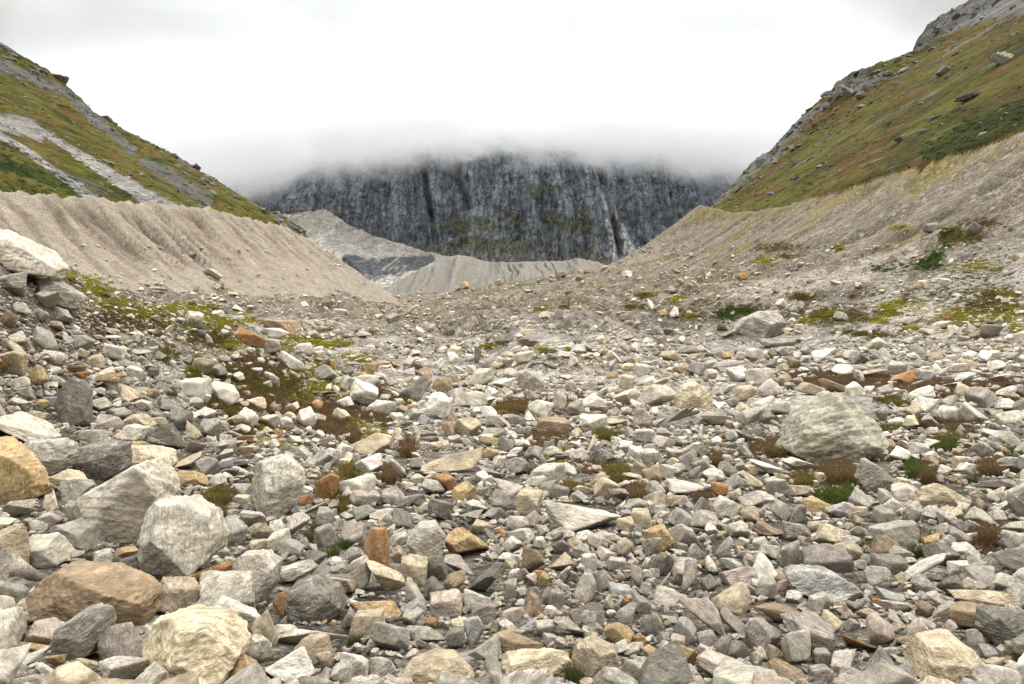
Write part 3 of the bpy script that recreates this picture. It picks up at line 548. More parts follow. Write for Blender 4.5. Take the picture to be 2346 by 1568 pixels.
# ------------------------------------------------------------------ clouds
def cloud(name, lo, hi, setup, label, step=1.0):
    n = NT(name + '_vapour'); geo = n.n('ShaderNodeNewGeometry').outputs['Position']
    s = n.n('ShaderNodeSeparateXYZ'); n.l(geo, s.inputs[0])
    dens = setup(n, geo, s.outputs['X'], s.outputs['Y'], s.outputs['Z'])
    v = n.n('ShaderNodeVolumePrincipled'); v.inputs['Color'].default_value = (0.955, 0.958, 0.962, 1); v.inputs['Anisotropy'].default_value = 0.0
    n.l(dens, v.inputs['Density']); n.l(v.outputs[0], n.out.inputs['Volume'])
    n.m.cycles.volume_step_rate = step if hasattr(n.m, 'cycles') else 1
    lo, hi = np.array(lo, float), np.array(hi, float)
    V = np.array([(a, b, c) for a in (0, 1) for b in (0, 1) for c in (0, 1)], float) * (hi - lo) + lo
    Fq = [(0, 1, 3, 2), (4, 6, 7, 5), (0, 4, 5, 1), (2, 3, 7, 6), (0, 2, 6, 4), (1, 5, 7, 3)]
    me = make_mesh(name, V, np.array(Fq), n.m, smoothed=False, quads=True)
    return link(name, me, 'stuff', label, 'cloud')
def big(n, p, X, Y, Z):
    nz = n.noise(n.mapping(p, (1, 1, 1.5)), 0.0036, 7, 0.6, 0.8)
    q = n.math('DIVIDE', n.math('ADD', X, 95), 880); b = n.math('SUBTRACT', 548, n.math('MULTIPLY', n.math('MULTIPLY', q, q), 118))
    hh = n.math('ADD', n.math('SUBTRACT', Z, b), n.math('MULTIPLY', n.math('SUBTRACT', nz, 0.5), 480))
    dn = n.math('MULTIPLY', n.rangem(hh, -25, 85, 0, 1), n.rangem(Z, 610, 850, 1, 0))
    dn = n.math('MULTIPLY', dn, n.rangem(n.math('ABSOLUTE', n.math('ADD', X, 60)), 950, 1700, 1, 0))
    dn = n.math('MULTIPLY', dn, n.rangem(Y, 1750, 2100, 0, 1))
    return n.math('MULTIPLY', dn, 0.0085)
cloud('cloud', (-1800, 1750, 380), (1700, 2950, 1010), big, 'low white cloud hiding the top of the far rock wall', 0.6)
def puff(cx, cy, cz_, rx, ry, rz, dmax, sc_):
    def f(n, p, X, Y, Z):
        e = []
        for q, c_, r_ in ((X, cx, rx), (Y, cy, ry), (Z, cz_, rz)):
            t = n.math('DIVIDE', n.math('SUBTRACT', q, c_), r_); e.append(n.math('MULTIPLY', t, t))
        r2 = n.math('ADD', n.math('ADD', e[0], e[1]), e[2]); nz = n.noise(p, sc_, 4, 0.55)
        return n.math('MULTIPLY', n.rangem(n.math('ADD', r2, n.math('MULTIPLY', n.math('SUBTRACT', nz, 0.5), 1.1)), 1.0, 0.15, 0, 1), dmax)
    return f
cloud('cloud', (-1150, 820, 370), (-640, 1230, 700), puff(-900, 1020, 545, 250, 200, 150, 0.012, 0.011), 'thin mist drifting over the top of the left ridge', 0.8)
cloud('cloud', (400, 760, 330), (830, 1080, 640), puff(600, 930, 500, 200, 150, 130, 0.012, 0.012), 'thin mist drifting over the top of the right ridge', 0.8)

# ------------------------------------------------------------------ rocks
def icosphere(level):
    t = (1 + 5 ** 0.5) / 2
    V = np.array([(-1, t, 0), (1, t, 0), (-1, -t, 0), (1, -t, 0), (0, -1, t), (0, 1, t), (0, -1, -t), (0, 1, -t), (t, 0, -1), (t, 0, 1), (-t, 0, -1), (-t, 0, 1)], float)
    V /= np.linalg.norm(V[0]); T = np.array([(0, 11, 5), (0, 5, 1), (0, 1, 7), (0, 7, 10), (0, 10, 11), (1, 5, 9), (5, 11, 4), (11, 10, 2), (10, 7, 6), (7, 1, 8), (3, 9, 4), (3, 4, 2), (3, 2, 6), (3, 6, 8), (3, 8, 9), (4, 9, 5), (2, 4, 11), (6, 2, 10), (8, 6, 7), (9, 8, 1)])
    for _ in range(level):
        E = np.sort(np.concatenate([T[:, [0, 1]], T[:, [1, 2]], T[:, [2, 0]]]), 1)
        ue, inv = np.unique(E, axis=0, return_inverse=True); inv = inv.ravel(); n = len(T)
        M = V[ue].mean(1); M /= np.linalg.norm(M, axis=1)[:, None]; m = inv.reshape(3, n) + len(V); V = np.concatenate([V, M])
        a, b, c = T.T; T = np.concatenate([np.stack([a, m[0], m[2]], 1), np.stack([b, m[1], m[0]], 1), np.stack([c, m[2], m[1]], 1), np.stack([m[0], m[1], m[2]], 1)])
    return V.astype(np.float32), T
ICO = {k: icosphere(k) for k in (1, 2, 3, 4, 5)}
def rotm(r_):
    q = r_.normal(size=4); q /= np.linalg.norm(q); a, b, c, d_ = q
    return np.array([[1 - 2 * (c * c + d_ * d_), 2 * (b * c - a * d_), 2 * (b * d_ + a * c)], [2 * (b * c + a * d_), 1 - 2 * (b * b + d_ * d_), 2 * (c * d_ - a * b)], [2 * (b * d_ - a * c), 2 * (c * d_ + a * b), 1 - 2 * (b * b + c * c)]])
def roty(a): c, s = math.cos(a), math.sin(a); return np.array([[c, 0, s], [0, 1, 0], [-s, 0, c]])
def hull_radius(dirs, N, off, k):
    c = dirs @ N.T; rr_ = np.where(c > 0.04, off / np.maximum(c, 0.04), 30.0)
    m = rr_.min(1, keepdims=True); e = np.exp(-k * np.clip((rr_ - m) / m, 0, 60)); return (m[:, 0] * (1 - np.log(e.sum(1)) / k))
def roughen(V, r_, big_, fo):
    """break the faces up: broad dents, ledges along the foliation, fine grain; fo is the foliation normal"""
    s = int(r_.integers(0, 9000)); nrm = V / np.maximum(np.linalg.norm(V, axis=1)[:, None], 1e-6)
    a = 0.055 * pn3(V * 1.5, s) + 0.035 * pn3(V * 3.4, s + 1)
    h = (V @ fo) * r_.uniform(4, 7) + 0.3 * pn3(V * 1.5, s + 2); fr = h - np.floor(h)
    a = a + r_.uniform(0.012, 0.034) * (smooth(0.0, 0.25, fr) - fr)
    if big_: a = a + 0.028 * (0.5 - np.abs(pn3(V * 5.2, s + 3)) * 2) + 0.018 * pn3(V * 11, s + 4) + (0.010 * pn3(V * 24, s + 5) if big_ > 1 else 0)
    return V * (1 + a)[:, None]
def unit_box(V):
    lo, hi = V.min(0), V.max(0); return (V - (lo + hi) / 2) / ((hi - lo) / 2)
def rock_shape(level, r_, kind='angular', rot=0.0, aspect=(1, 1, 1)):
    dirs, T = ICO[level]; Rm_ = rotm(r_)
    if kind == 'block':
        N = np.concatenate([np.eye(3), -np.eye(3)]); N = N + r_.normal(size=N.shape) * 0.16; off = r_.uniform(0.62, 0.85, 6)
        N2 = r_.normal(size=(6, 3)); off2 = r_.uniform(0.85, 1.02, 6); k = r_.uniform(34, 60)
        tl = rotm(r_); N = np.concatenate([N, N2]); off = np.concatenate([off, off2]); sp_ = rotm(r_) if r_.random() < 0.6 else np.eye(3)
    elif kind == 'round':
        N = r_.normal(size=(18, 3)); off = r_.uniform(0.82, 1.0, 18); k = r_.uniform(16, 24); sp_ = np.eye(3)
    else:
        N = r_.normal(size=(int(r_.integers(9, 14)), 3)); off = r_.uniform(0.5, 1.0, len(N)); k = r_.uniform(34, 60); sp_ = np.eye(3)
    N = N / np.linalg.norm(N, axis=1)[:, None]; V = dirs * hull_radius(dirs, N, off, k)[:, None]
    fo = r_.normal(size=3); fo /= np.linalg.norm(fo)
    if kind == 'slab': fo = np.array([0.1, 0.1, 1.0]) / 1.01
    if level >= 3: V = roughen(unit_box(V), r_, 2 if level >= 5 else (1 if level >= 4 else 0), fo)
    V = unit_box(V @ sp_.T if kind == 'block' else V)
    rc = V @ _frame(fo)
    if rot:
        V = unit_box((V * np.array([1, 0.8, 0.42])) @ roty(rot).T)
    return V, T, rc
def _frame(fo):
    a = np.cross(fo, [0.3, 0.9, 0.2]); a /= np.linalg.norm(a); b = np.cross(fo, a); return np.stack([a, b, fo], 1)
def poly_shape(level, r_, pts):
    """boulder with the given outline across the view, real thickness behind and in front of it"""
    dirs, T = ICO[level]; p = np.array(pts, float); lo, hi = p.min(0), p.max(0); c = (lo + hi) / 2; p = (p - c) / ((hi - lo) / 2) * np.array([1, -1])
    if np.sum(p[:, 0] * np.roll(p[:, 1], -1) - np.roll(p[:, 0], -1) * p[:, 1]) < 0: p = p[::-1]
    cen = p.mean(0); N, O = [], []
    for a, b in zip(p, np.roll(p, -1, 0)):
        e = b - a; n = np.array([e[1], -e[0]]); L_ = np.linalg.norm(n)
        if L_ < 1e-6: continue
        n /= L_; ty = r_.uniform(-0.16, 0.16); q = np.array([n[0], ty, n[1]]); s = np.linalg.norm(q); N.append(q / s); O.append(max(n @ (a - cen), 0.05) / s)
    for i in range(9):
        q = np.array([r_.uniform(-0.9, 0.9), -1, r_.uniform(-0.4, 0.55)]); q /= np.linalg.norm(q); N.append(q); O.append(max(r_.uniform(0.5, 0.85), 0.93 * ((p - cen) @ q[[0, 2]]).max()))
    for i in range(3):
        q = np.array([r_.uniform(-0.5, 0.5), 1, r_.uniform(-0.3, 0.5)]); q /= np.linalg.norm(q); N.append(q); O.append(max(r_.uniform(0.6, 0.8), 0.95 * ((p - cen) @ q[[0, 2]]).max()))
    V = dirs * hull_radius(dirs, np.array(N), np.array(O), r_.uniform(70, 110))[:, None]
    fo = r_.normal(size=3); fo /= np.linalg.norm(fo)
    V = unit_box(roughen(V, r_, 2, fo)); return V, T, V @ _frame(fo)

PAL = dict(pale=(.475, .445, .395), white=(.60, .575, .53), grey=(.325, .305, .275), dark=(.185, .172, .152), tan=(.41, .35, .262), cream=(.54, .47, .35), brown=(.27, .205, .14), rust=(.34, .20, .10), ochre=(.41, .31, .175), mauve=(.32, .285, .262), blue=(.375, .372, .36), pink=(.44, .385, .34), olive=(.37, .35, .29))
PAL = {k_: tuple(np.array(c_) * (1.14, 1.08, 0.98)) for k_, c_ in PAL.items()}
CNAME = dict(pale='pale grey', white='whitish', grey='mid grey', dark='dark grey', tan='tan', cream='cream-coloured', brown='brown', rust='rust-orange', ochre='ochre', mauve='mauve-grey', blue='bluish grey', pink='pinkish')
HERO = []   # (region, polygon, colour, label)
def hero(reg, pts, c, lab): HERO.append((reg, pts, c, lab))
hero('1', [(-160, 20), (0, 10), (100, 60), (230, 170), (260, 280), (220, 380), (100, 430), (-160, 440)], 'ochre', "big ochre-brown boulder cut off by the photo's left edge")
hero('1', [(390, 190), (470, 60), (600, 20), (770, 40), (780, 200), (640, 275), (560, 250)], 'dark', 'dark grey layered boulder right of the big ochre-brown boulder')
hero('1', [(480, 500), (600, 330), (770, 250), (980, 130), (1060, 250), (1100, 390), (930, 680), (800, 690), (650, 680), (560, 560)], 'pale', 'largest pale grey boulder, with a peaked top, behind its twin')
hero('1', [(870, 880), (905, 610), (920, 480), (1010, 395), (1180, 400), (1330, 470), (1400, 640), (1380, 760), (1220, 885), (960, 910)], 'pale', 'big pale streaked boulder leaning against the peaked pale boulder')
hero('1', [(1605, 420), (1640, 160), (1700, 112), (1840, 110), (1930, 190), (1950, 290), (1890, 420), (1800, 510), (1680, 470)], 'pale', 'upright blocky pale boulder standing taller than wide among rubble')
hero('1', [(180, 1010), (290, 880), (420, 815), (640, 830), (860, 900), (1000, 1000), (940, 1200), (700, 1220), (400, 1110)], 'brown', 'broad flat brown boulder with a pitted top')
hero('1', [(395, 1290), (450, 1150), (620, 1065), (740, 1060), (720, 1170), (600, 1370), (430, 1440), (390, 1380)], 'grey', 'grey slab with a pointed top in front of the brown boulder')
hero('1', [(905, 1290), (970, 1180), (1150, 1115), (1370, 1180), (1545, 1370), (1520, 1440), (1440, 1560), (1180, 1575), (1010, 1500)], 'cream', 'large cream boulder at the bottom edge right of the pointed slab')
hero('1', [(1800, 1130), (1860, 960), (2000, 920), (2150, 960), (2230, 1080), (2150, 1160), (1980, 1180)], 'dark', 'dark boulder with cream veins right of the large cream boulder')
hero('1', [(1490, 800), (1560, 730), (1700, 720), (1790, 800), (1770, 920), (1680, 1060), (1640, 1010)], 'pale', 'pale boulder with a rusty top behind the dark veined boulder')
hero('6', [(775, 1440), (870, 1330), (930, 1200), (1040, 1115), (1110, 1120), (1250, 1200), (1390, 1340), (1415, 1440), (1330, 1500), (1230, 1560), (1090, 1580), (900, 1560), (800, 1500)], 'olive', 'huge lone greenish-grey boulder standing on the right of the rubble flat')
hero('6', [(445, 720), (500, 640), (610, 590), (720, 585), (770, 650), (780, 720), (600, 775), (510, 780)], 'grey', 'rounded grey boulder standing far off before the right slope')
hero('3', [(785, 880), (850, 830), (960, 835), (1100, 860), (1250, 960), (1330, 1035), (1180, 1040), (940, 1020), (830, 950)], 'blue', 'long bluish-grey slab sloping down to the right beside gravel')
hero('3', [(1590, 1490), (1640, 1290), (1800, 1270), (1950, 1330), (2020, 1420), (2060, 1575), (1590, 1575)], 'cream', 'big cream boulder at the bottom right corner')
hero('3', [(1240, 250), (1290, 130), (1330, 135), (1440, 210), (1480, 260), (1450, 330), (1300, 350)], 'grey', 'pointed grey boulder in front of the huge lone boulder')
hero('3', [(2020, 1210), (2080, 1120), (2200, 1095), (2420, 1110), (2420, 1330), (2240, 1350), (2100, 1300)], 'dark', "dark mossy boulder cut off by the photo's right edge")
hero('3', [(1600, 410), (1640, 310), (1740, 275), (1850, 330), (1960, 390), (1900, 430), (1700, 430)], 'tan', 'tan half-buried boulder right of the pointed grey boulder')
hero('4', [(340, 1200), (420, 1050), (470, 1020), (550, 1040), (575, 1100), (575, 1300), (520, 1330), (400, 1310)], 'dark', 'tall dark brownish boulder standing upright on the left bank')
hero('4', [(-160, 120), (10, 60), (80, 75), (200, 170), (310, 230), (380, 310), (350, 370), (180, 340), (-160, 300)], 'pale', 'big pale layered boulder topping the left bank')
hero('4', [(205, 440), (260, 380), (370, 385), (505, 470), (490, 570), (400, 560), (300, 480)], 'grey', 'grey angular boulder just below the big layered boulder')
hero('5', [(1135, 1060), (1145, 980), (1200, 960), (1280, 1020), (1330, 1095), (1200, 1105)], 'grey', 'grey wedge-shaped boulder below the eroded mound')
hero('6', [(70, 1130), (110, 1060), (200, 1040), (290, 1110), (320, 1230), (190, 1220), (75, 1215)], 'cream', 'cream boulder with a steep dark side left of the huge lone boulder')
hero('2', [(1025, 1510), (1080, 1400), (1330, 1335), (1440, 1370), (1505, 1460), (1440, 1520), (1200, 1565), (1040, 1550)], 'cream', 'pale cream boulder at the middle of the bottom edge')
hero('2', [(360, 1575), (420, 1450), (600, 1340), (750, 1370), (930, 1575)], 'tan', 'tan streaked boulder at the bottom edge left of the pale cream boulder')
hero('2', [(420, 640), (500, 545), (610, 535), (675, 620), (665, 690), (520, 800), (440, 700)], 'pale', 'pale grey cube-like boulder between two rusty slabs')
hero('2', [(145, 700), (200, 560), (290, 560), (315, 650), (310, 830), (240, 800)], 'rust', 'upright flat rust-orange slab left of the cube-like boulder')
hero('2', [(1475, 1480), (1520, 1330), (1620, 1300), (1760, 1350), (1795, 1450), (1750, 1560), (1500, 1560)], 'tan', 'tan boulder right of the green grass tuft at the bottom edge')
hero('1', [(2010, 340), (2060, 250), (2130, 215), (2180, 240), (2170, 330), (2100, 385)], 'rust', 'rust-red block right of the upright blocky boulder')
hero('1', [(10, 240), (60, 150), (200, 0), (380, 0), (440, 110), (400, 200), (320, 230), (120, 240)], 'grey', 'wide grey boulder behind the big ochre-brown boulder')
# other rocks: cx cy w h colour [tilt]
RK = {
'1': "930 140 400 220 cream;2110 290 1 1 pale;1960 390 110 80 rust;500 620 260 200 grey;1130 1000 320 250 tan;1460 990 380 300 pale;1510 1140 330 250 white;1800 1060 110 190 rust;770 1310 310 250 mauve;2000 1270 540 160 pale -20;1870 1460 340 230 white;2010 1360 250 190 tan;1620 1350 230 190 pale;1560 1480 270 170 ochre;270 1260 260 190 pink;250 1090 290 190 tan;90 1000 160 210 grey;160 820 290 300 pale;290 720 260 220 pale;40 720 250 330 tan;320 410 180 150 cream;120 450 200 130 grey -15;490 330 200 150 grey;430 250 240 130 cream;460 460 80 130 grey;660 770 190 120 pale;820 720 170 70 ochre -5;830 800 150 100 dark;1480 600 210 200 grey;1620 510 180 100 pale;1350 860 250 110 rust -25;1250 420 220 130 pink;1240 250 200 110 ochre;1200 140 200 110 tan -15;1330 180 160 130 grey;2090 620 150 160 grey;2030 790 190 160 dark;1650 690 150 110 cream;1420 720 110 90 pale;190 1330 250 90 ochre 12;200 1390 220 110 white -10;360 1420 110 90 ochre;550 1440 180 110 tan;790 1490 300 170 pale;80 1240 160 180 blue;80 1490 150 140 white;300 1480 130 110 white;930 1500 80 100 rust;2230 1500 200 160 white;1700 1220 170 250 tan;1840 1240 200 110 pale;1890 860 300 160 pale -12;2190 930 190 150 tan;2250 1150 120 140 grey;1080 980 60 40 tan;700 1180 1 1 tan;480 1340 1 1 tan;570 1530 160 70 white;2080 1420 120 130 tan;1240 1100 110 120 dark;130 1160 120 90 pale;1560 330 110 110 white;1550 390 110 70 pale",
'2': "820 660 290 200 ochre 15;800 335 175 135 ochre;1215 400 180 160 tan;1560 500 500 180 pale 20;720 150 400 150 tan;650 450 170 160 dark;400 510 130 140 grey;480 840 170 190 tan;620 820 160 170 dark;770 810 210 110 mauve;735 930 150 150 brown;940 890 260 220 dark -22;880 1040 180 140 pale;1240 780 150 180 brown;1280 868 90 55 rust;1110 1120 180 110 pink;1570 960 150 190 pale;1700 910 120 150 mauve;1800 970 150 90 blue;2050 640 190 180 ochre;1790 1240 205 140 ochre 15;2000 1180 150 180 grey;2210 1230 150 190 blue;330 1260 240 210 grey;170 1190 220 170 tan;240 1080 330 130 ochre 10;290 890 250 220 cream 30;130 860 140 230 pale;490 990 160 170 pink;600 960 130 140 dark;860 1220 140 200 blue;1150 1310 350 120 brown 5;1320 1210 150 100 pink;1470 1220 200 110 mauve 30;930 1350 220 150 grey;560 1250 280 100 grey 15;780 1200 150 100 cream;590 1180 80 70 rust;1080 300 190 120 pale 15;1050 390 170 130 mauve;380 190 110 140 white 50;960 90 110 80 ochre;1140 170 180 120 grey;1680 110 170 110 dark;350 370 170 120 mauve;480 380 150 90 mauve;2215 610 190 150 pale;2190 500 160 130 blue;90 1470 190 200 white;1410 690 120 100 mauve;1140 540 150 100 pale;1100 670 140 100 white;1390 1030 110 130 grey;1420 790 160 110 tan;1780 800 130 90 pale;1900 870 90 170 pink;1630 1080 150 70 dark;1510 1150 90 140 mauve;1930 1060 120 110 mauve;1840 1120 150 110 mauve;2000 1370 120 90 ochre;2230 1390 150 150 ochre;250 1460 240 150 pale;470 1400 110 110 pale;1000 470 150 90 grey;1160 610 180 90 pale;1230 500 130 100 pink;900 560 130 90 tan;960 610 70 90 grey;380 740 110 110 tan;80 740 160 110 mauve;1060 760 110 60 white;1440 870 90 120 pink;1310 900 80 100 ochre;1700 740 120 90 pale;1640 660 110 110 pink;1840 690 140 120 tan;2000 690 120 140 pale;2080 910 100 90 pink;2230 880 120 200 pink;2100 1010 200 110 pale;1240 1000 80 120 mauve;1330 1010 80 130 mauve;1090 960 90 140 pink;1240 1060 120 150 brown;1480 880 90 80 mauve;920 1120 170 140 mauve;1000 880 1 1 grey;680 1060 230 150 pink;610 1350 100 90 tan;1700 1460 1 1 tan;1840 1430 70 70 pale;1930 1440 110 90 pale;760 1020 110 100 tan;180 250 1 1 tan;1570 620 120 80 white;1300 590 90 70 blue;2090 340 1 1 pale",
'3': "2140 290 310 80 grey 8;860 160 210 90 pale;590 380 230 110 pale;350 320 125 110 rust;970 420 180 110 ochre;1130 450 180 110 blue;760 460 150 130 grey;850 470 130 130 grey;1470 600 270 160 grey;1410 690 160 150 brown;1720 635 120 80 ochre;1060 610 180 140 cream;850 590 170 130 grey;680 580 200 100 brown 25;470 580 150 110 pale;480 880 250 130 pink;440 1030 250 180 tan;250 1140 260 230 pink 30;720 1110 310 140 brown 8;470 1180 200 150 mauve;640 1250 250 210 mauve;960 1260 370 240 mauve 25;855 1340 180 220 pale;1240 1290 270 150 rust 30;1390 1230 150 190 pink;1390 1440 200 220 grey;770 1480 260 180 brown 40;700 1370 100 120 tan;360 1460 330 190 pink 30;490 1360 150 160 mauve;270 1280 120 90 mauve;375 1330 90 160 mauve;1825 1240 140 160 pink;1160 1430 220 110 pale -15;1010 1510 160 110 mauve;1190 1510 190 100 mauve;2090 1020 480 110 tan 5;1460 1000 190 100 blue;1500 1070 220 90 pink;1070 1170 160 130 cream;1550 1290 140 80 brown;1600 1360 90 80 brown;1000 1060 150 120 pale;1660 930 150 110 grey;1850 950 130 150 dark;1900 830 140 90 white;2240 560 130 90 pale;2130 780 180 110 pale;1410 500 120 120 mauve;1680 1090 120 110 brown;1610 1220 140 110 pink;810 740 130 190 mauve;370 700 140 140 grey;210 720 150 120 grey;440 800 180 90 blue;140 850 170 180 pink;290 920 110 120 mauve;1990 1280 120 110 grey;1440 1370 150 100 pink;1010 1400 110 100 grey;500 1460 160 100 pink;620 1510 120 110 mauve;90 1310 110 100 pink;2180 1530 110 80 dark;2130 1440 140 80 tan;2080 1370 120 80 grey;1210 1190 100 80 mauve;1300 1120 160 80 tan;940 1150 110 70 mauve;840 1010 130 80 white;620 660 110 80 white;500 660 100 70 pale;890 650 70 60 tan;1240 590 110 80 pale;970 560 100 80 tan;1360 1040 70 50 rust;300 680 1 1 tan;1530 280 100 70 cream;1000 240 70 60 tan;1060 260 80 50 pale;870 330 150 80 tan;1190 560 60 60 pink",
'4': "90 420 200 170 grey;290 520 210 130 grey;400 610 190 110 mauve;270 620 140 100 pale;370 690 110 80 tan;275 760 170 150 grey;110 830 150 110 tan 10;100 760 150 90 pale;70 920 210 170 tan;240 1000 140 140 ochre;360 890 140 110 pale;820 1110 190 110 tan 30;640 1190 180 100 pale;920 1190 110 70 pale;1080 1190 220 100 dark 25;1150 1290 160 140 dark;1240 1350 100 120 tan;1350 1340 150 130 grey;1060 1390 230 180 dark;890 1300 210 120 tan;690 1300 190 100 grey;230 1290 230 140 tan -15;150 1350 400 220 pale 25;1250 1460 170 100 grey;850 1370 180 110 pale;520 790 160 100 grey;620 910 110 90 tan;1600 755 210 130 rust;1770 740 170 90 white;1800 690 250 100 brown 8;1750 820 140 110 grey;1240 640 140 110 pale;1400 605 90 50 white;1290 730 100 50 dark;1640 1185 120 90 cream;1760 1210 130 90 tan;670 440 130 50 dark 15;1340 770 70 80 blue;1580 1410 90 60 rust;1330 1250 130 90 white;60 640 100 140 brown;130 570 150 80 pale;410 1050 130 100 pale;160 1110 110 80 grey;270 1185 100 60 ochre;100 1180 150 70 pale;340 1170 90 70 blue;760 1250 150 80 grey;480 960 140 50 brown 10;420 560 120 70 dark;1010 1300 120 60 tan;600 1390 160 90 pale;980 1120 80 60 tan;860 1060 1 1 grey;240 1120 90 60 blue;880 1450 110 60 ochre",
'5': "655 1060 140 100 brown;1050 1050 160 65 pale;1840 1050 110 110 tan;815 1335 190 130 tan;690 1350 90 110 brown;1620 1310 180 120 pale;190 1440 300 130 tan 10;1370 1330 220 110 brown;1950 1390 150 90 pale;195 955 130 80 ochre;1600 1070 100 60 grey;1480 1070 80 70 grey;1440 818 120 28 white;1405 605 60 60 grey;2110 720 70 50 dark;1975 1090 80 60 ochre;835 885 60 50 white;885 870 50 110 dark;370 1120 90 50 white 30;540 1290 80 80 blue;470 1250 110 80 grey;1680 1420 1 1 grey;720 1260 60 70 tan;1840 1230 80 60 pale",
'6': "525 1120 150 110 tan;935 1090 160 90 tan;1030 875 160 100 white;1370 800 120 90 pale;1800 405 90 60 white;1720 50 90 70 dark;1850 1170 130 80 grey;1500 1305 130 70 pale;1930 1015 170 70 white;2110 715 170 90 dark;1690 720 140 50 cream;1835 270 90 50 white;2265 240 100 50 tan;1880 950 110 60 pale;2110 1370 150 60 white;230 830 60 50 pale;720 790 250 60 grey 10;1590 770 120 60 pale;1640 840 100 60 grey;1040 235 70 40 dark;1110 405 100 30 cream;2000 60 90 90 dark;1980 690 60 60 pale;800 1330 80 90 grey;540 1490 130 110 grey 40"}
KINDS_ = ('angular', 'angular', 'block', 'block', 'round')
LM = []
rocks = []      # dicts for the individually built rocks
for reg, pts, c_, lab in HERO:
    p = np.array([D(reg, *q) for q in pts]); lo, hi = p.min(0), p.max(0)
    rocks.append(dict(u=(lo[0] + hi[0]) / 2, v=(lo[1] + hi[1]) / 2, w=hi[0] - lo[0], h=hi[1] - lo[1], c=c_, label=lab, pts=p, rot=0))
for reg, txt in RK.items():
    for q in txt.split(';'):
        p = q.split(); cx, cy_, w_, h_ = map(float, p[:4])
        if w_ < 5: continue
        u, v = D(reg, cx, cy_); k = REG[reg][2]
        rocks.append(dict(u=u, v=v, w=w_ / k, h=h_ / k, c=p[4], rot=math.radians(float(p[5])) if len(p) > 5 else 0, label=None))
RR = np.random.default_rng(21)
def jitter_col(c_, r_, a=0.16):
    b = np.array(PAL[c_]) * (1 + r_.uniform(-a, a)); return np.clip(b * (1 + r_.normal(0, 0.008, 3)), 0.02, 0.85)
def rust_amt(c_, r_): return {'rust': r_.uniform(0.4, 0.7), 'ochre': r_.uniform(0.1, 0.36), 'brown': r_.uniform(-0.1, 0.2), 'tan': r_.uniform(-0.2, 0.15), 'cream': r_.uniform(-0.05, 0.18)}.get(c_, r_.uniform(-0.5, 0.08))
vb = np.array([r_['v'] + r_['h'] * 0.5 for r_ in rocks]); ub = np.array([r_['u'] for r_ in rocks])
d0 = hit(ub, np.minimum(vb - 0.04 * np.array([r_['h'] for r_ in rocks]), 1600))
for r_, d_ in zip(rocks, d0):
    hero_ = 'pts' in r_; thick = {True: 0.85, False: RR.uniform(0.7, 1.0)}[hero_] * min(r_['w'], 1.3 * r_['h'] + 0.15 * r_['w'])
    dc = d_ * (1 + 0.30 * thick / F); W, H = r_['w'] / F * dc, r_['h'] / F * dc * 1.04; Dp = thick / F * dc
    px = r_['w'] * 1024 / 2346
    if hero_: V, T, rc = poly_shape(5, RR, r_['pts'])
    else:
        kind = 'slab' if (r_['rot'] or r_['w'] > 2.0 * r_['h']) else KINDS_[RR.integers(0, 5)]
        V, T, rc = rock_shape(5 if px > 60 else 4 if px > 26 else 3, RR, kind, r_['rot']); r_['kind'] = kind
    if r_['rot'] and False: pass
    ext = np.array([W, Dp, H]) / 2; P3 = ray(np.array([r_['u']]), np.array([r_['v']]), np.array([dc]))[0]
    r_.update(V=V * ext, T=T, rc=rc * (ext / ext.max()) * RR.uniform(1.0, 1.5) + RR.uniform(-40, 40, 3), loc=P3, ext=ext, d=dc,
              col=jitter_col(r_['c'], RR, 0.1), rust=rust_amt(r_['c'], RR), band=float(RR.uniform(0.35, 1.0)))

# labels: colour, build and where the rock lies next to a landmark boulder
LMK = [(r_['u'], r_['v'], s) for r_, s in zip(rocks, ('the big ochre-brown boulder', 'the dark layered boulder', 'the peaked pale boulder', 'the leaning pale streaked boulder', 'the upright blocky boulder', 'the flat brown boulder', 'the pointed grey slab', 'the large cream boulder', 'the dark veined boulder', None, 'the huge lone boulder', 'the far rounded boulder', 'the long bluish slab', 'the bottom-right cream boulder', 'the pointed grey boulder', 'the dark mossy boulder', 'the half-buried tan boulder', 'the tall dark standing boulder', 'the big layered boulder', None, 'the grey wedge boulder', 'the steep-sided cream boulder', 'the bottom-edge pale cream boulder', 'the tan streaked boulder', 'the cube-like boulder', 'the upright rust slab', None, 'the rust-red block', None)) if s]
def relation(u, v):
    best = None
    for (lu, lv, s) in LMK:
        dx, dy = u - lu, (v - lv) * 1.3; q = math.hypot(dx, dy)
        if q > 1 and (best is None or q < best[0]): best = (q, dx, dy, s)
    q, dx, dy, s = best
    if abs(dx) > 2.2 * abs(dy): t = 'right of' if dx > 0 else 'left of'
    elif abs(dy) > 2.2 * abs(dx): t = 'in front of' if dy > 0 else 'behind'
    else: t = ('in front and right of' if dx > 0 else 'in front and left of') if dy > 0 else ('behind and right of' if dx > 0 else 'behind and left of')
    return t, s, q
ORD = ['nearest', 'second nearest', 'third nearest', 'fourth nearest', 'fifth nearest', 'sixth nearest', 'seventh nearest', 'eighth nearest', 'ninth nearest', 'tenth nearest', 'eleventh nearest', 'twelfth nearest']
def finish_labels(items, noun):
    g = {}
    for r_ in items:
        t, s, q = relation(r_['u'], r_['v']); r_['_k'] = (r_['desc'], t, s); r_['_q'] = q; g.setdefault(r_['_k'], []).append(r_)
    for (desc, t, s), L_ in g.items():
        L_.sort(key=lambda r_: r_['_q'])
        for i, r_ in enumerate(L_):
            r_['label'] = f"{desc} {t} {s}" + ('' if len(L_) == 1 else f", {ORD[min(i, 11)]}")
            if len(r_['label'].split()) > 16: r_['label'] = r_['label'].replace('large ', '').replace('small ', '').replace('in front and', 'front')
plain = [r_ for r_ in rocks if not r_['label']]
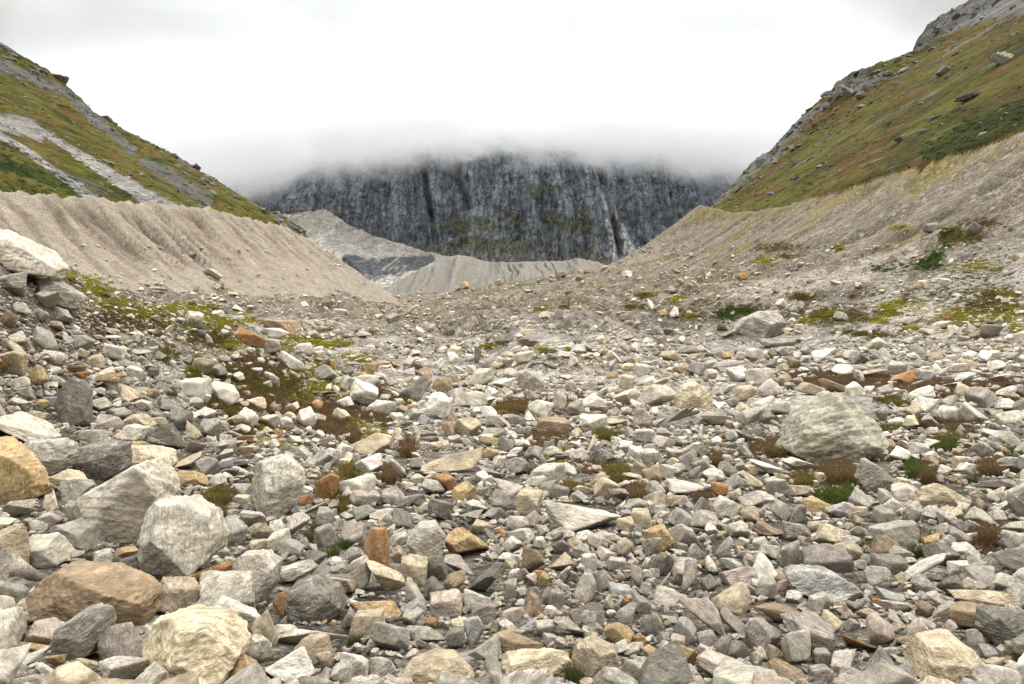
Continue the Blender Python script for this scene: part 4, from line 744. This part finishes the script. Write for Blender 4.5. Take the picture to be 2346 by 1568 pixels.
for r_ in plain:
    px = max(r_['w'], r_['h']); size = 'large' if px > 105 else 'small' if px < 45 else ''
    asp = r_['w'] / r_['h']; kind = r_['kind']
    shp = ('tilted slab' if r_['rot'] else 'flat slab') if kind == 'slab' else 'upright rock' if asp < 0.85 else {'angular': 'angular rock', 'block': 'blocky rock', 'round': 'rounded rock'}[kind]
    r_['desc'] = ' '.join(x_ for x_ in (size, CNAME[r_['c']], shp) if x_)
finish_labels(plain, 'rock')
for r_ in rocks:
    n = len(r_['V']); nm = 'boulder' if 'pts' in r_ or r_['ext'].max() > 0.55 else 'rock'
    me = make_mesh(nm, r_['V'], r_['T'], M_ROCK, np.repeat(r_['col'][None], n, 0), r_['rc'], True, dict(rust=np.full(n, r_['rust']), band=np.full(n, r_['band'])))
    link(nm, me, None, r_['label'], nm, 'boulders of the rubble field' if nm == 'boulder' else 'rocks of the rubble field', tuple(r_['loc']))

# ------------------------------------------------------------------ rubble between them: too many stones to count
SB = np.random.default_rng(33)
LIB = {lv: [rock_shape(lv, SB, ('angular', 'block', 'slab', 'angular', 'block')[i % 5]) for i in range(n)] for lv, n in ((1, 24), (2, 36), (3, 40))}
occ = np.zeros((2100, 3900), np.uint8); OX = 760
def stamp(u, v, rx, ry, test=None):
    x0, x1 = int(u + OX - rx), int(u + OX + rx) + 1; y0, y1 = int(v - ry), int(v + ry) + 1
    x0, y0 = max(x0, 0), max(y0, 0)
    sub = occ[y0:y1, x0:x1]
    if sub.size == 0: return -1
    if test is not None and occH[y0:y1, x0:x1][::max(1, sub.shape[0] // 6), ::max(1, sub.shape[1] // 6)].mean() > (0.10 if ry > 7 else 0.25): return -1
    fr = sub[::max(1, sub.shape[0] // 6), ::max(1, sub.shape[1] // 6)].mean() if test is not None else 0
    if test is not None and fr > test: return -1
    iy = max(1, int((y1 - y0) * 0.16)); ix = max(1, int((x1 - x0) * 0.16)); occ[y0 + iy:y1 - iy, x0 + ix:x1 - ix] = 1; return fr
occH = np.zeros_like(occ)
PLANTS = {
'1': "560 760 90 90 g;1400 380 160 100 o;1560 330 70 170 y;1390 480 130 120 r;1830 570 70 60 g;2030 550 80 90 o;1980 610 70 110 r;2120 710 130 80 g;2250 210 110 100 y;2270 1280 80 80 g;340 590 70 50 g",
'2': "310 230 110 120 r;60 220 110 90 o;430 70 80 100 r;30 660 90 80 g;1480 330 90 70 b;1780 150 120 80 y;1790 240 130 90 o;1930 345 150 80 r;1510 1490 130 170 g;1500 1380 90 120 b;110 1270 80 70 g;2170 30 60 50 g;20 430 60 120 o;1230 190 70 90 o",
'3': "1100 230 130 140 r;1190 240 110 120 r;1130 360 220 90 g;900 265 110 70 o;1630 200 120 110 g;1700 230 100 120 r;1840 40 120 70 g;2090 180 160 100 b;1980 250 70 60 g;1620 700 110 120 g;2080 620 140 180 b;340 130 70 100 r;240 370 90 100 b;450 390 70 60 g;720 60 140 120 r;1560 130 60 50 g;1940 500 80 60 o;1000 170 90 60 o",
'5': "290 1350 60 120 y;1040 1215 80 80 y;1140 1210 120 80 r;1700 1390 70 70 o;430 1480 60 90 r;1310 838 60 34 y;1490 838 50 34 y",
'4': "1100 1110 80 50 g;1460 790 100 70 y;440 350 90 70 y;1960 1160 80 70 y;1480 1230 90 70 o;640 450 120 60 y;2090 1330 100 70 r"}
PN = dict(y=('moss_clump', 'yellow-green moss clump', 'moss'), o=('grass_tuft', 'olive grass tuft', 'grass tuft'), g=('grass_tuft', 'fresh green grass tuft', 'grass tuft'), r=('heather_clump', 'reddish heather clump', 'heather'), b=('dry_shrub', 'brown twiggy dry shrub', 'shrub'))
plants = []
for reg, txt in PLANTS.items():
    for q in txt.split(';'):
        cx, cy_, w_, h_, k = q.split(); u, v = D(reg, float(cx), float(cy_)); sc_ = REG[reg][2]
        plants.append(dict(u=u, v=v, w=float(w_) / sc_, h=float(h_) / sc_, k=k, desc=PN[k][1]))
for p in plants: occH[max(int(p['v'] - p['h'] * 0.3), 0):int(p['v'] + p['h'] * 0.5), max(int(p['u'] + OX - p['w'] * 0.4), 0):int(p['u'] + OX + p['w'] * 0.4)] = 1
for r_ in rocks:
    stamp(r_['u'], r_['v'], r_['w'] / 2, r_['h'] / 2)
    y0, x0 = max(int(r_['v'] - r_['h'] * 0.45), 0), max(int(r_['u'] + OX - r_['w'] * 0.42), 0); occH[y0:int(r_['v'] + r_['h'] * 0.46), x0:int(r_['u'] + OX + r_['w'] * 0.42)] = 1
# gravel patches that stay almost free of stones: u, v, ru, rv
GRAV = [(2120, 1240, 150, 70), (1330, 1100, 70, 40), (380, 850, 70, 80), (1060, 1045, 40, 20), (1340, 850, 120, 28), (640, 900, 110, 45), (1690, 880, 90, 20), (560, 870, 40, 60), (770, 960, 110, 50), (1940, 878, 110, 12), (610, 890, 160, 62), (470, 805, 140, 38), (1930, 628, 130, 16), (2060, 590, 60, 20)]
def gravel(u, v):
    g = np.zeros(len(u))
    for a_, b_, ru, rv in GRAV: g = np.maximum(g, np.exp(-(((u - a_) / ru) ** 2 + ((v - b_) / rv) ** 2) ** 2))
    return g
inst = []
def size_at(u, v):
    """typical stone height in view units: rubble close by, finer stones further off"""
    return np.interp(v, [680, 740, 800, 860, 920, 1000, 1080, 1160, 1300, 1568], [2.6, 3.8, 5.4, 7.4, 9.0, 11.5, 17, 24, 31, 37])
def seed(n, vlo, vhi, smul, tol, ulo=-700, uhi=3060):
    u = SB.uniform(ulo, uhi, n); v = SB.uniform(vlo, vhi, n)
    s = size_at(u, v) * smul * np.exp(SB.normal(0, 0.45, n).clip(-1, 0.75)) * np.where(v < 1050, np.where(u < 560, 1.25, 1.0), np.where(u < 900, 1.1, 1.0))
    g = np.maximum(gravel(u, v), 0.8 * np.max(list(veg_mask(u, v, None, None).values()), 0)); keep = (SB.random(n) > g * 0.96) | (s < 4.5 * (SB.random(n) < 0.4)); u, v, s = u[keep], v[keep], s[keep]
    o = np.argsort(-s); u, v, s = u[o], v[o], s[o]
    asp = SB.uniform(1.0, 1.75, len(u)); ok = [stamp(a_, b_, c_ * q_ / 2, c_ / 2, tol) for a_, b_, c_, q_ in zip(u, v, s, asp)]
    fr = np.array(ok); ok = fr >= 0; inst.append((u[ok], v[ok], s[ok], asp[ok], fr[ok]))
seed(22000, 985, 2000, 1.2, 0.24); seed(56000, 985, 2000, 0.85, 0.36); seed(72000, 985, 2000, 0.55, 0.48); seed(54000, 985, 2000, 0.36, 0.5); seed(100000, 985, 2000, 0.26, 0.3)
seed(3300, 800, 985, 2.4, 0.12); seed(12000, 800, 985, 1.4, 0.2); seed(24000, 790, 985, 0.95, 0.28); seed(32000, 790, 985, 0.6, 0.36)
seed(5000, 560, 985, 1.5, 0.2, -700, 420); seed(8000, 560, 985, 0.75, 0.34, -700, 420)
seed(1200, 620, 800, 3.2, 0.15); seed(2400, 560, 800, 2.0, 0.2); seed(18000, 560, 800, 1.0, 0.34); seed(9000, 620, 800, 0.7, 0.4)
iu, iv, is_, ia, ifr = (np.concatenate(q) for q in zip(*inst))
idist = hit(iu, np.minimum(iv + 0.36 * is_, 2400)); cls_ok = np.ones(len(iu), bool)
_wx, _wy = (iu - UC) / F * idist, idist; _, hc, hf = terrain(_wx, _wy)
cls_ok &= ~((idist > 75) & (fbm2(_wx / 13, _wy / 26, 3, 88) + 0.2 * SB.normal(size=len(iu)) < -0.05))
cls_ok &= (hc < 3) & ~((hc == 1) & (SB.random(len(iu)) > 0.10)) & ~((hc == 2) & (SB.random(len(iu)) > 0.5)) & (idist < 900) & ~((iv < 800) & (is_ > 9) & (idist < 25) & (iu > 500))
iu, iv, is_, ia, idist, ifr = (q[cls_ok] for q in (iu, iv, is_, ia, idist, ifr))
N_ = len(iu); Hs = is_ / F * idist; Ws = Hs * ia; Ds = Hs * SB.uniform(0.9, 1.5, N_)
cen = ray(iu, iv, idist); cen[:, 1] += 0.2 * Ds; cen[:, 2] += Hs * (SB.uniform(-0.08, 0.08, N_) + np.where(ifr > 0.06, SB.uniform(0.0, 0.25, N_), 0)) * (is_ > 6)
names = [k_ for k_ in PAL if k_ != 'olive']
zone_mauve = np.exp(-(((iu - 1500) / 600) ** 2 + ((iv - 1380) / 230) ** 2))
pw = np.array([.33, .15, .17, .06, .10, .05, .02, .006, .012, .05, .03, .03])
ptab = np.stack([pw + z_ * np.array([-.06, -.07, 0, .02, 0, -.02, .01, .004, .0, .07, 0, .07]) for z_ in zone_mauve]).clip(0.002, None); ptab /= ptab.sum(1, keepdims=True)
pick = (SB.random(N_)[:, None] > np.cumsum(ptab, 1)).sum(1).clip(0, len(names) - 1)
cols = np.array([PAL[n_] for n_ in names])[pick] * SB.uniform(0.75, 1.2, (N_, 1)) * (1 + SB.normal(0, 0.009, (N_, 3)))
rusts = np.array([rust_amt(names[i], SB) for i in pick]); bands = SB.uniform(0.25, 1.0, N_)
spx = is_ * ia * 1024 / 2346
lev = np.where(spx > 13, 3, np.where(spx > 5.5, 2, 1))
yaw = SB.uniform(0, 2 * np.pi, N_); til = SB.normal(0, 0.35, N_)
for lv, nm, lab in ((3, 'rubble', 'angular pale and mauve stones heaped between the boulders'), (2, 'stones', 'smaller stones scattered over the rubble field and the flat'), (1, 'pebbles', 'small pale stones strewn over the valley floor')):
    VV, TT, CC, RC, RU, BA = [], [], [], [], [], []; off = 0
    L_ = LIB[lv]; which = SB.integers(0, len(L_), N_)
    for k, (V, T, rc) in enumerate(L_):
        ids = np.nonzero((lev == lv) & (which == k))[0]
        if not len(ids): continue
        cyw, syw, ct, st_ = np.cos(yaw[ids]), np.sin(yaw[ids]), np.cos(til[ids]), np.sin(til[ids])
        x = V[None, :, 0] * cyw[:, None] - V[None, :, 1] * syw[:, None]; y = V[None, :, 0] * syw[:, None] + V[None, :, 1] * cyw[:, None]; z = np.repeat(V[None, :, 2], len(ids), 0)
        fl_ = 1.0 if k % 5 != 2 else 0.62
        x = x * Ws[ids, None] / 2 * (1.25 if fl_ < 1 else 1); y = y * Ds[ids, None] / 2; z = z * Hs[ids, None] / 2 * fl_
        x, z = x * ct[:, None] + z * st_[:, None], -x * st_[:, None] + z * ct[:, None]
        P = np.stack([x, y, z], -1) * 1.08 + cen[ids][:, None]
        n, m = len(ids), len(V); VV.append(P.reshape(-1, 3)); TT.append((T[None] + (off + np.arange(n) * m)[:, None, None]).reshape(-1, 3)); off += n * m
        CC.append(np.repeat(cols[ids], m, 0)); RU.append(np.repeat(rusts[ids], m)); BA.append(np.repeat(bands[ids], m))
        RC.append((rc[None] * SB.uniform(0.7, 1.1, (n, 1, 1)) + SB.uniform(-40, 40, (n, 1, 3))).reshape(-1, 3))
    o = link(nm, make_mesh(nm, np.concatenate(VV), np.concatenate(TT), M_ROCK, np.clip(np.concatenate(CC), 0.02, 0.85), np.concatenate(RC), lv == 3, dict(rust=np.concatenate(RU), band=np.concatenate(BA))), 'stuff', lab, 'rubble')
print('stones', N_, [(lv, int((lev == lv).sum())) for lv in (1, 2, 3)], 'rocks', len(rocks))

# ------------------------------------------------------------------ plants
PL = np.random.default_rng(55)
PCOL = dict(y=((.27, .245, .035), (.36, .31, .06)), o=((.115, .10, .025), (.20, .15, .05)), r=((.20, .12, .075), (.165, .12, .055)), g=((.055, .085, .02), (.10, .125, .032)), b=((.20, .13, .065), (.13, .085, .045)))
def plant(kind, n, r_):
    """leaf strips growing out of a clump about one unit high"""
    V, T, K = [], [], []
    for i in range(n):
        az = r_.uniform(0, 2 * math.pi); rad_ = 0.62 * math.sqrt(r_.random())
        b = np.array([rad_ * math.cos(az), rad_ * math.sin(az), -0.08])
        if kind == 'y': h, lean, wd = r_.uniform(0.25, 0.6) * (1.15 - rad_), r_.uniform(0.2, 0.9), r_.uniform(0.05, 0.10)
        elif kind in 'rb': h, lean, wd = r_.uniform(0.45, 1.0) * (1.1 - 0.5 * rad_), r_.uniform(0.0, 0.5), r_.uniform(0.018, 0.035)
        else: h, lean, wd = r_.uniform(0.5, 1.05) * (1.1 - 0.5 * rad_), r_.uniform(0.15, 0.75), r_.uniform(0.022, 0.045)
        a2 = az + r_.normal(0, 0.6); dv = np.array([math.cos(a2), math.sin(a2), 0]); sd_ = np.array([-dv[1], dv[0], 0]) * wd; yaw_ = r_.uniform(0, 3.14); sd_ = wd * np.array([math.cos(yaw_), math.sin(yaw_), 0])
        p1 = b + dv * lean * h * 0.35 + [0, 0, h * 0.62]; p2 = b + dv * lean * h + [0, 0, h]
        o = len(V); V += [b - sd_, b + sd_, p1 - sd_ * 0.8, p1 + sd_ * 0.8, p2]; T += [(o, o + 1, o + 3), (o, o + 3, o + 2), (o + 2, o + 3, o + 4)]
        t = r_.random(); K += [t] * 5
        if kind in 'rb':
            for q in range(4):
                c_ = b + (p2 - b) * r_.uniform(0.35, 1.0); e = r_.normal(size=3) * 0.07; f_ = r_.normal(size=3) * 0.05
                o = len(V); V += [c_, c_ + e, c_ + f_]; T += [(o, o + 1, o + 2)]; t = r_.random(); K += [t] * 3
    return np.array(V, np.float32), np.array(T), np.array(K, np.float32)
def pcol(kind, K, r_, N=None):
    a, b = (np.array(q) for q in PCOL[kind]); return a + (b - a) * K[..., None]
finish_labels(plants, 'plant')
pd_ = hit(np.array([p['u'] for p in plants]), np.array([p['v'] + 0.45 * p['h'] for p in plants]))
for p, d_ in zip(plants, pd_):
    V, T, K = plant(p['k'], int(PL.integers(190, 260)) if p['k'] == 'y' else int(PL.integers(130, 200)), PL)
    W, H = p['w'] / F * d_, p['h'] / F * d_ * 0.95
    V = V * np.array([W / 1.5, W / 1.5, H]); nm, _, cat = PN[p['k']]
    c_ = pcol(p['k'], K, PL) * (1 + PL.normal(0, 0.12))
    if p['k'] == 'r': q_ = PL.random(len(K)) < 0.0; t5 = np.floor(K * 997) % 3; c_ = np.where((t5 == 0)[:, None], np.array(PCOL['o'][1]) * 0.9, np.where(((np.floor(K * 313) % 5) == 0)[:, None], np.array(PCOL['b'][0]), c_))
    if p['k'] in 'go': c_ = np.where((K > 0.9)[:, None], np.array(PCOL['b'][0]), c_)
    loc = ray(np.array([p['u']]), np.array([p['v'] + 0.45 * p['h']]), np.array([d_]))[0]; loc[2] += 0.02 * H
    link(nm, make_mesh(nm, V, T, M_PLANT, np.clip(c_, 0.004, 0.6), None, False), None, p['label'], cat, 'plants growing among the rubble', tuple(loc))

# low ground cover: moss, heather and grass too thick to count
gu_, gv_, gk, gs = [], [], [], []
for (bu, bv, ru, rv, k, s_) in BL:
    n = int(np.clip(ru * rv / 5.5 * (0.5 + s_), 8, 700) * (min(s_, 1.3) if s_ < 0.4 else 1))
    a_ = PL.normal(0, 0.5, n).clip(-1.2, 1.2) * ru + bu; b_ = PL.normal(0, 0.5, n).clip(-1.2, 1.2) * rv + bv
    gu_.append(a_); gv_.append(b_); gk += [k] * n; gs.append(PL.uniform(0.7, 1.25, n))
gu_, gv_, gs = map(np.concatenate, (gu_, gv_, gs)); gk = np.array(gk)
gd_ = hit(gu_, gv_); gz = ray(gu_, gv_, gd_); _, gc_, _ = terrain(gz[:, 0], gz[:, 1]); keep = (gc_ < 3) & (gd_ < 330)
gu_, gv_, gs, gk, gd_, gz = (q[keep] for q in (gu_, gv_, gs, gk, gd_, gz))
gh = np.interp(gv_, [600, 750, 900, 1050, 1300], [5.0, 8.0, 13, 18, 24]) * gs / F * gd_
for k, nm, lab in (('y', 'moss', 'yellow-green moss cushions spread over the bank and the right slope'), ('o', 'grass', 'olive grass growing between the stones'), ('r', 'heather', 'low reddish heather spread between the stones'), ('g', 'grass', 'green plants in patches on the right slope')):
    VV, TT, CC = [], [], []; off = 0; ids_all = np.nonzero(gk == k)[0]
    TP = [plant(k, 34, PL) for _ in range(8)]; which = PL.integers(0, 8, len(ids_all))
    for j, (V, T, K) in enumerate(TP):
        ids = ids_all[which == j]; n, m = len(ids), len(V)
        if not n: continue
        yw = PL.uniform(0, 6.28, n); x = V[None, :, 0] * np.cos(yw)[:, None] - V[None, :, 1] * np.sin(yw)[:, None]; y = V[None, :, 0] * np.sin(yw)[:, None] + V[None, :, 1] * np.cos(yw)[:, None]
        wd = 1.5 if k == 'y' else 1.15
        P = np.stack([x * wd, y * wd, np.repeat(V[None, :, 2], n, 0)], -1) * gh[ids][:, None, None] + gz[ids][:, None]
        VV.append(P.reshape(-1, 3)); TT.append((T[None] + (off + np.arange(n) * m)[:, None, None]).reshape(-1, 3)); off += n * m
        CC.append((pcol(k, np.repeat(K[None], n, 0), PL) * PL.uniform(0.7, 1.2, (n, 1, 1))).reshape(-1, 3))
    if VV: link(nm, make_mesh(nm, np.concatenate(VV), np.concatenate(TT), M_PLANT, np.clip(np.concatenate(CC), 0.004, 0.6), None, False), 'stuff', lab, 'ground cover')

# ------------------------------------------------------------------ stones, outcrops and shrubs of the two hillsides
HB = np.random.default_rng(77)
OUTC = [(1921, 206, 26, 46, 'grey', 'tall grey rock spike standing on the right skyline'), (1948, 203, 40, 36, 'grey', 'jagged grey rock beside the tall spike on the right skyline'), (1741, 368, 26, 30, 'grey', 'small pointed rock outcrop low on the right skyline'), (2227, 216, 56, 20, 'dark', 'long dark rock ledge in the grass below the misty right summit'),
        (2163, 160, 34, 28, 'grey', 'grey rock lump high on the right grass slope'), (2063, 316, 30, 18, 'grey', 'greyish rock showing in the middle of the right grass slope'), (2192, 250, 24, 15, 'grey', 'small grey rock below the long dark ledge'), (1820, 374, 22, 14, 'dark', 'dark low rock on the lower right grass slope'),
        (1974, 218, 30, 18, 'grey', 'flattish grey rock just right of the jagged skyline rocks'), (2300, 130, 60, 30, 'pale', 'pale broken rock patch near the top right edge')]
od = hit(np.array([o[0] for o in OUTC]), np.array([o[1] + 0.4 * o[3] for o in OUTC]))
for (u, v, w_, h_, c_, lab), d_ in zip(OUTC, od):
    if d_ > 1150: d_ = 890.0
    V, T, rc = rock_shape(4, HB, 'angular'); sp_ = V[:, 2] > 0
    V = V.copy(); jg = np.abs(pn3(V * np.array([3.4, 3.4, 0.8]), 5)) * 2 - 0.3; V[:, 2] *= np.where(sp_, 1 + (0.75 if 'spike' in lab else 0.4) * jg, 1); V *= (1 + 0.10 * pn3(V * 5, 6) + 0.06 * pn3(V * 11, 7))[:, None]
    ext = np.array([w_ / F * d_, 0.9 * w_ / F * d_, h_ / F * d_]) / 2; n = len(V); P3 = ray(np.array([float(u)]), np.array([v + 0.25 * h_]), np.array([d_ + 0.2 * ext[1]]))[0]
    link('rock_outcrop', make_mesh('rock_outcrop', V * ext, T, M_ROCK, np.repeat(jitter_col(c_, HB)[None] * np.array([0.60, 0.63, 0.66]), n, 0), rc * 2.2 + 5, True, dict(rust=np.full(n, -0.6), band=np.full(n, 0.8))), None, lab, 'rock outcrop', 'outcrops on the right hillside', tuple(P3))
def on_hills(n, ranges):
    u = np.concatenate([HB.uniform(a, b, n) for a, b, _, _ in ranges]); v = np.concatenate([HB.uniform(a, b, n) for _, _, a, b in ranges]); d_ = hit(u, v)
    g = ray(u, v, d_); _, c_, f_ = terrain(g[:, 0], g[:, 1]); k = (c_ >= 3) & (d_ < 1190); return u[k], v[k], d_[k], g[k], c_[k]
u, v, d_, g, c_ = on_hills(4200, [(-150, 720, 90, 560), (1570, 2500, -90, 480)])
rid = np.where(c_ == 4, smooth(520, 860, d_), smooth(700, 1150, d_)); clump = smooth(-0.05, 0.4, fbm2(g[:, 0] / 30, g[:, 1] / 110, 3, 84)); sc_in = (c_ == 3) & (polyd(u, v, [(70, 283, 9), (150, 335, 10), (260, 405, 16), (400, 490, 24)]) < 1.1)
k = (HB.random(len(u)) < 0.10 + 0.35 * clump + 0.55 * rid) | sc_in; u, v, d_, g, rid, sc_in = u[k], v[k], d_[k], g[k], rid[k], sc_in[k]
hs = HB.lognormal(math.log(3.6), 0.5, len(u)).clip(1.5, 13) * (1 + 0.5 * rid) * np.where(sc_in, 0.7, 1) / F * d_; L_ = LIB[2]; which = HB.integers(0, len(L_), len(u)); yw = HB.uniform(0, 6.28, len(u))
VV, TT, CC, RC = [], [], [], []; off = 0
for j, (V, T, rc) in enumerate(L_):
    ids = np.nonzero(which == j)[0]; n, m = len(ids), len(V)
    if not n: continue
    s1 = hs[ids][:, None]; x = (V[None, :, 0] * np.cos(yw[ids])[:, None] - V[None, :, 1] * np.sin(yw[ids])[:, None]) * s1 * 0.8; y = (V[None, :, 0] * np.sin(yw[ids])[:, None] + V[None, :, 1] * np.cos(yw[ids])[:, None]) * s1 * 1.2
    P = np.stack([x, y, V[None, :, 2] * s1 * 0.5], -1) + g[ids][:, None]; VV.append(P.reshape(-1, 3)); TT.append((T[None] + (off + np.arange(n) * m)[:, None, None]).reshape(-1, 3)); off += n * m
    cb = np.where(sc_in[ids][:, None], np.array((.34, .325, .30)), np.array((.19, .183, .17))) * HB.uniform(0.6, 1.35, (n, 1)); CC.append(np.repeat(cb, m, 0)); RC.append((rc[None] * 2 + HB.uniform(-40, 40, (n, 1, 3))).reshape(-1, 3))
CC = np.concatenate(CC); link('rocks', make_mesh('rocks', np.concatenate(VV), np.concatenate(TT), M_ROCK, CC, np.concatenate(RC), False, dict(rust=np.full(len(CC), -0.6), band=np.full(len(CC), 0.6))), 'stuff', 'grey stones and broken rock sticking out of the grassy hillsides', 'rocks')
u, v, d_, g, c_ = on_hills(4200, [(-150, 720, 130, 560), (1620, 2500, 0, 480)])
dark = np.where(c_ == 4, smooth(1.3, 0.6, polyd(u, v, [(2130, 352, 24), (2240, 300, 40), (2330, 260, 38), (2420, 210, 42)])), np.maximum(smooth(470, 380, g[:, 1]), 0.5 * smooth(0.1, 0.4, fbm2(g[:, 0] / 22, g[:, 1] / 85, 5, 72)))); k = HB.random(len(u)) < 0.16 + 0.8 * dark
u, v, d_, g, dark = u[k], v[k], d_[k], g[k], dark[k]; hs = HB.uniform(3.0, 6.5, len(u)) / F * d_; TP = [plant('y', 22, HB) for _ in range(8)]; which = HB.integers(0, 8, len(u)); VV, TT, CC = [], [], []; off = 0
for j, (V, T, K) in enumerate(TP):
    ids = np.nonzero(which == j)[0]; n, m = len(ids), len(V)
    if not n: continue
    P = V[None] * np.array([1.5, 2.4, 1.5]) * hs[ids][:, None, None] + g[ids][:, None]; VV.append(P.reshape(-1, 3)); TT.append((T[None] + (off + np.arange(n) * m)[:, None, None]).reshape(-1, 3)); off += n * m
    ca = np.array((.045, .062, .016)) * dark[ids][:, None] + np.array((.115, .092, .028)) * (1 - dark[ids][:, None]); CC.append((ca[:, None] * (0.75 + 0.5 * K[None, :, None]) * HB.uniform(0.7, 1.25, (n, 1, 1))).reshape(-1, 3))
link('shrubs', make_mesh('shrubs', np.concatenate(VV), np.concatenate(TT), M_PLANT, np.clip(np.concatenate(CC), 0.004, 0.5), None, False), 'stuff', 'low dark green and brown shrubs covering the two hillsides', 'shrubs')
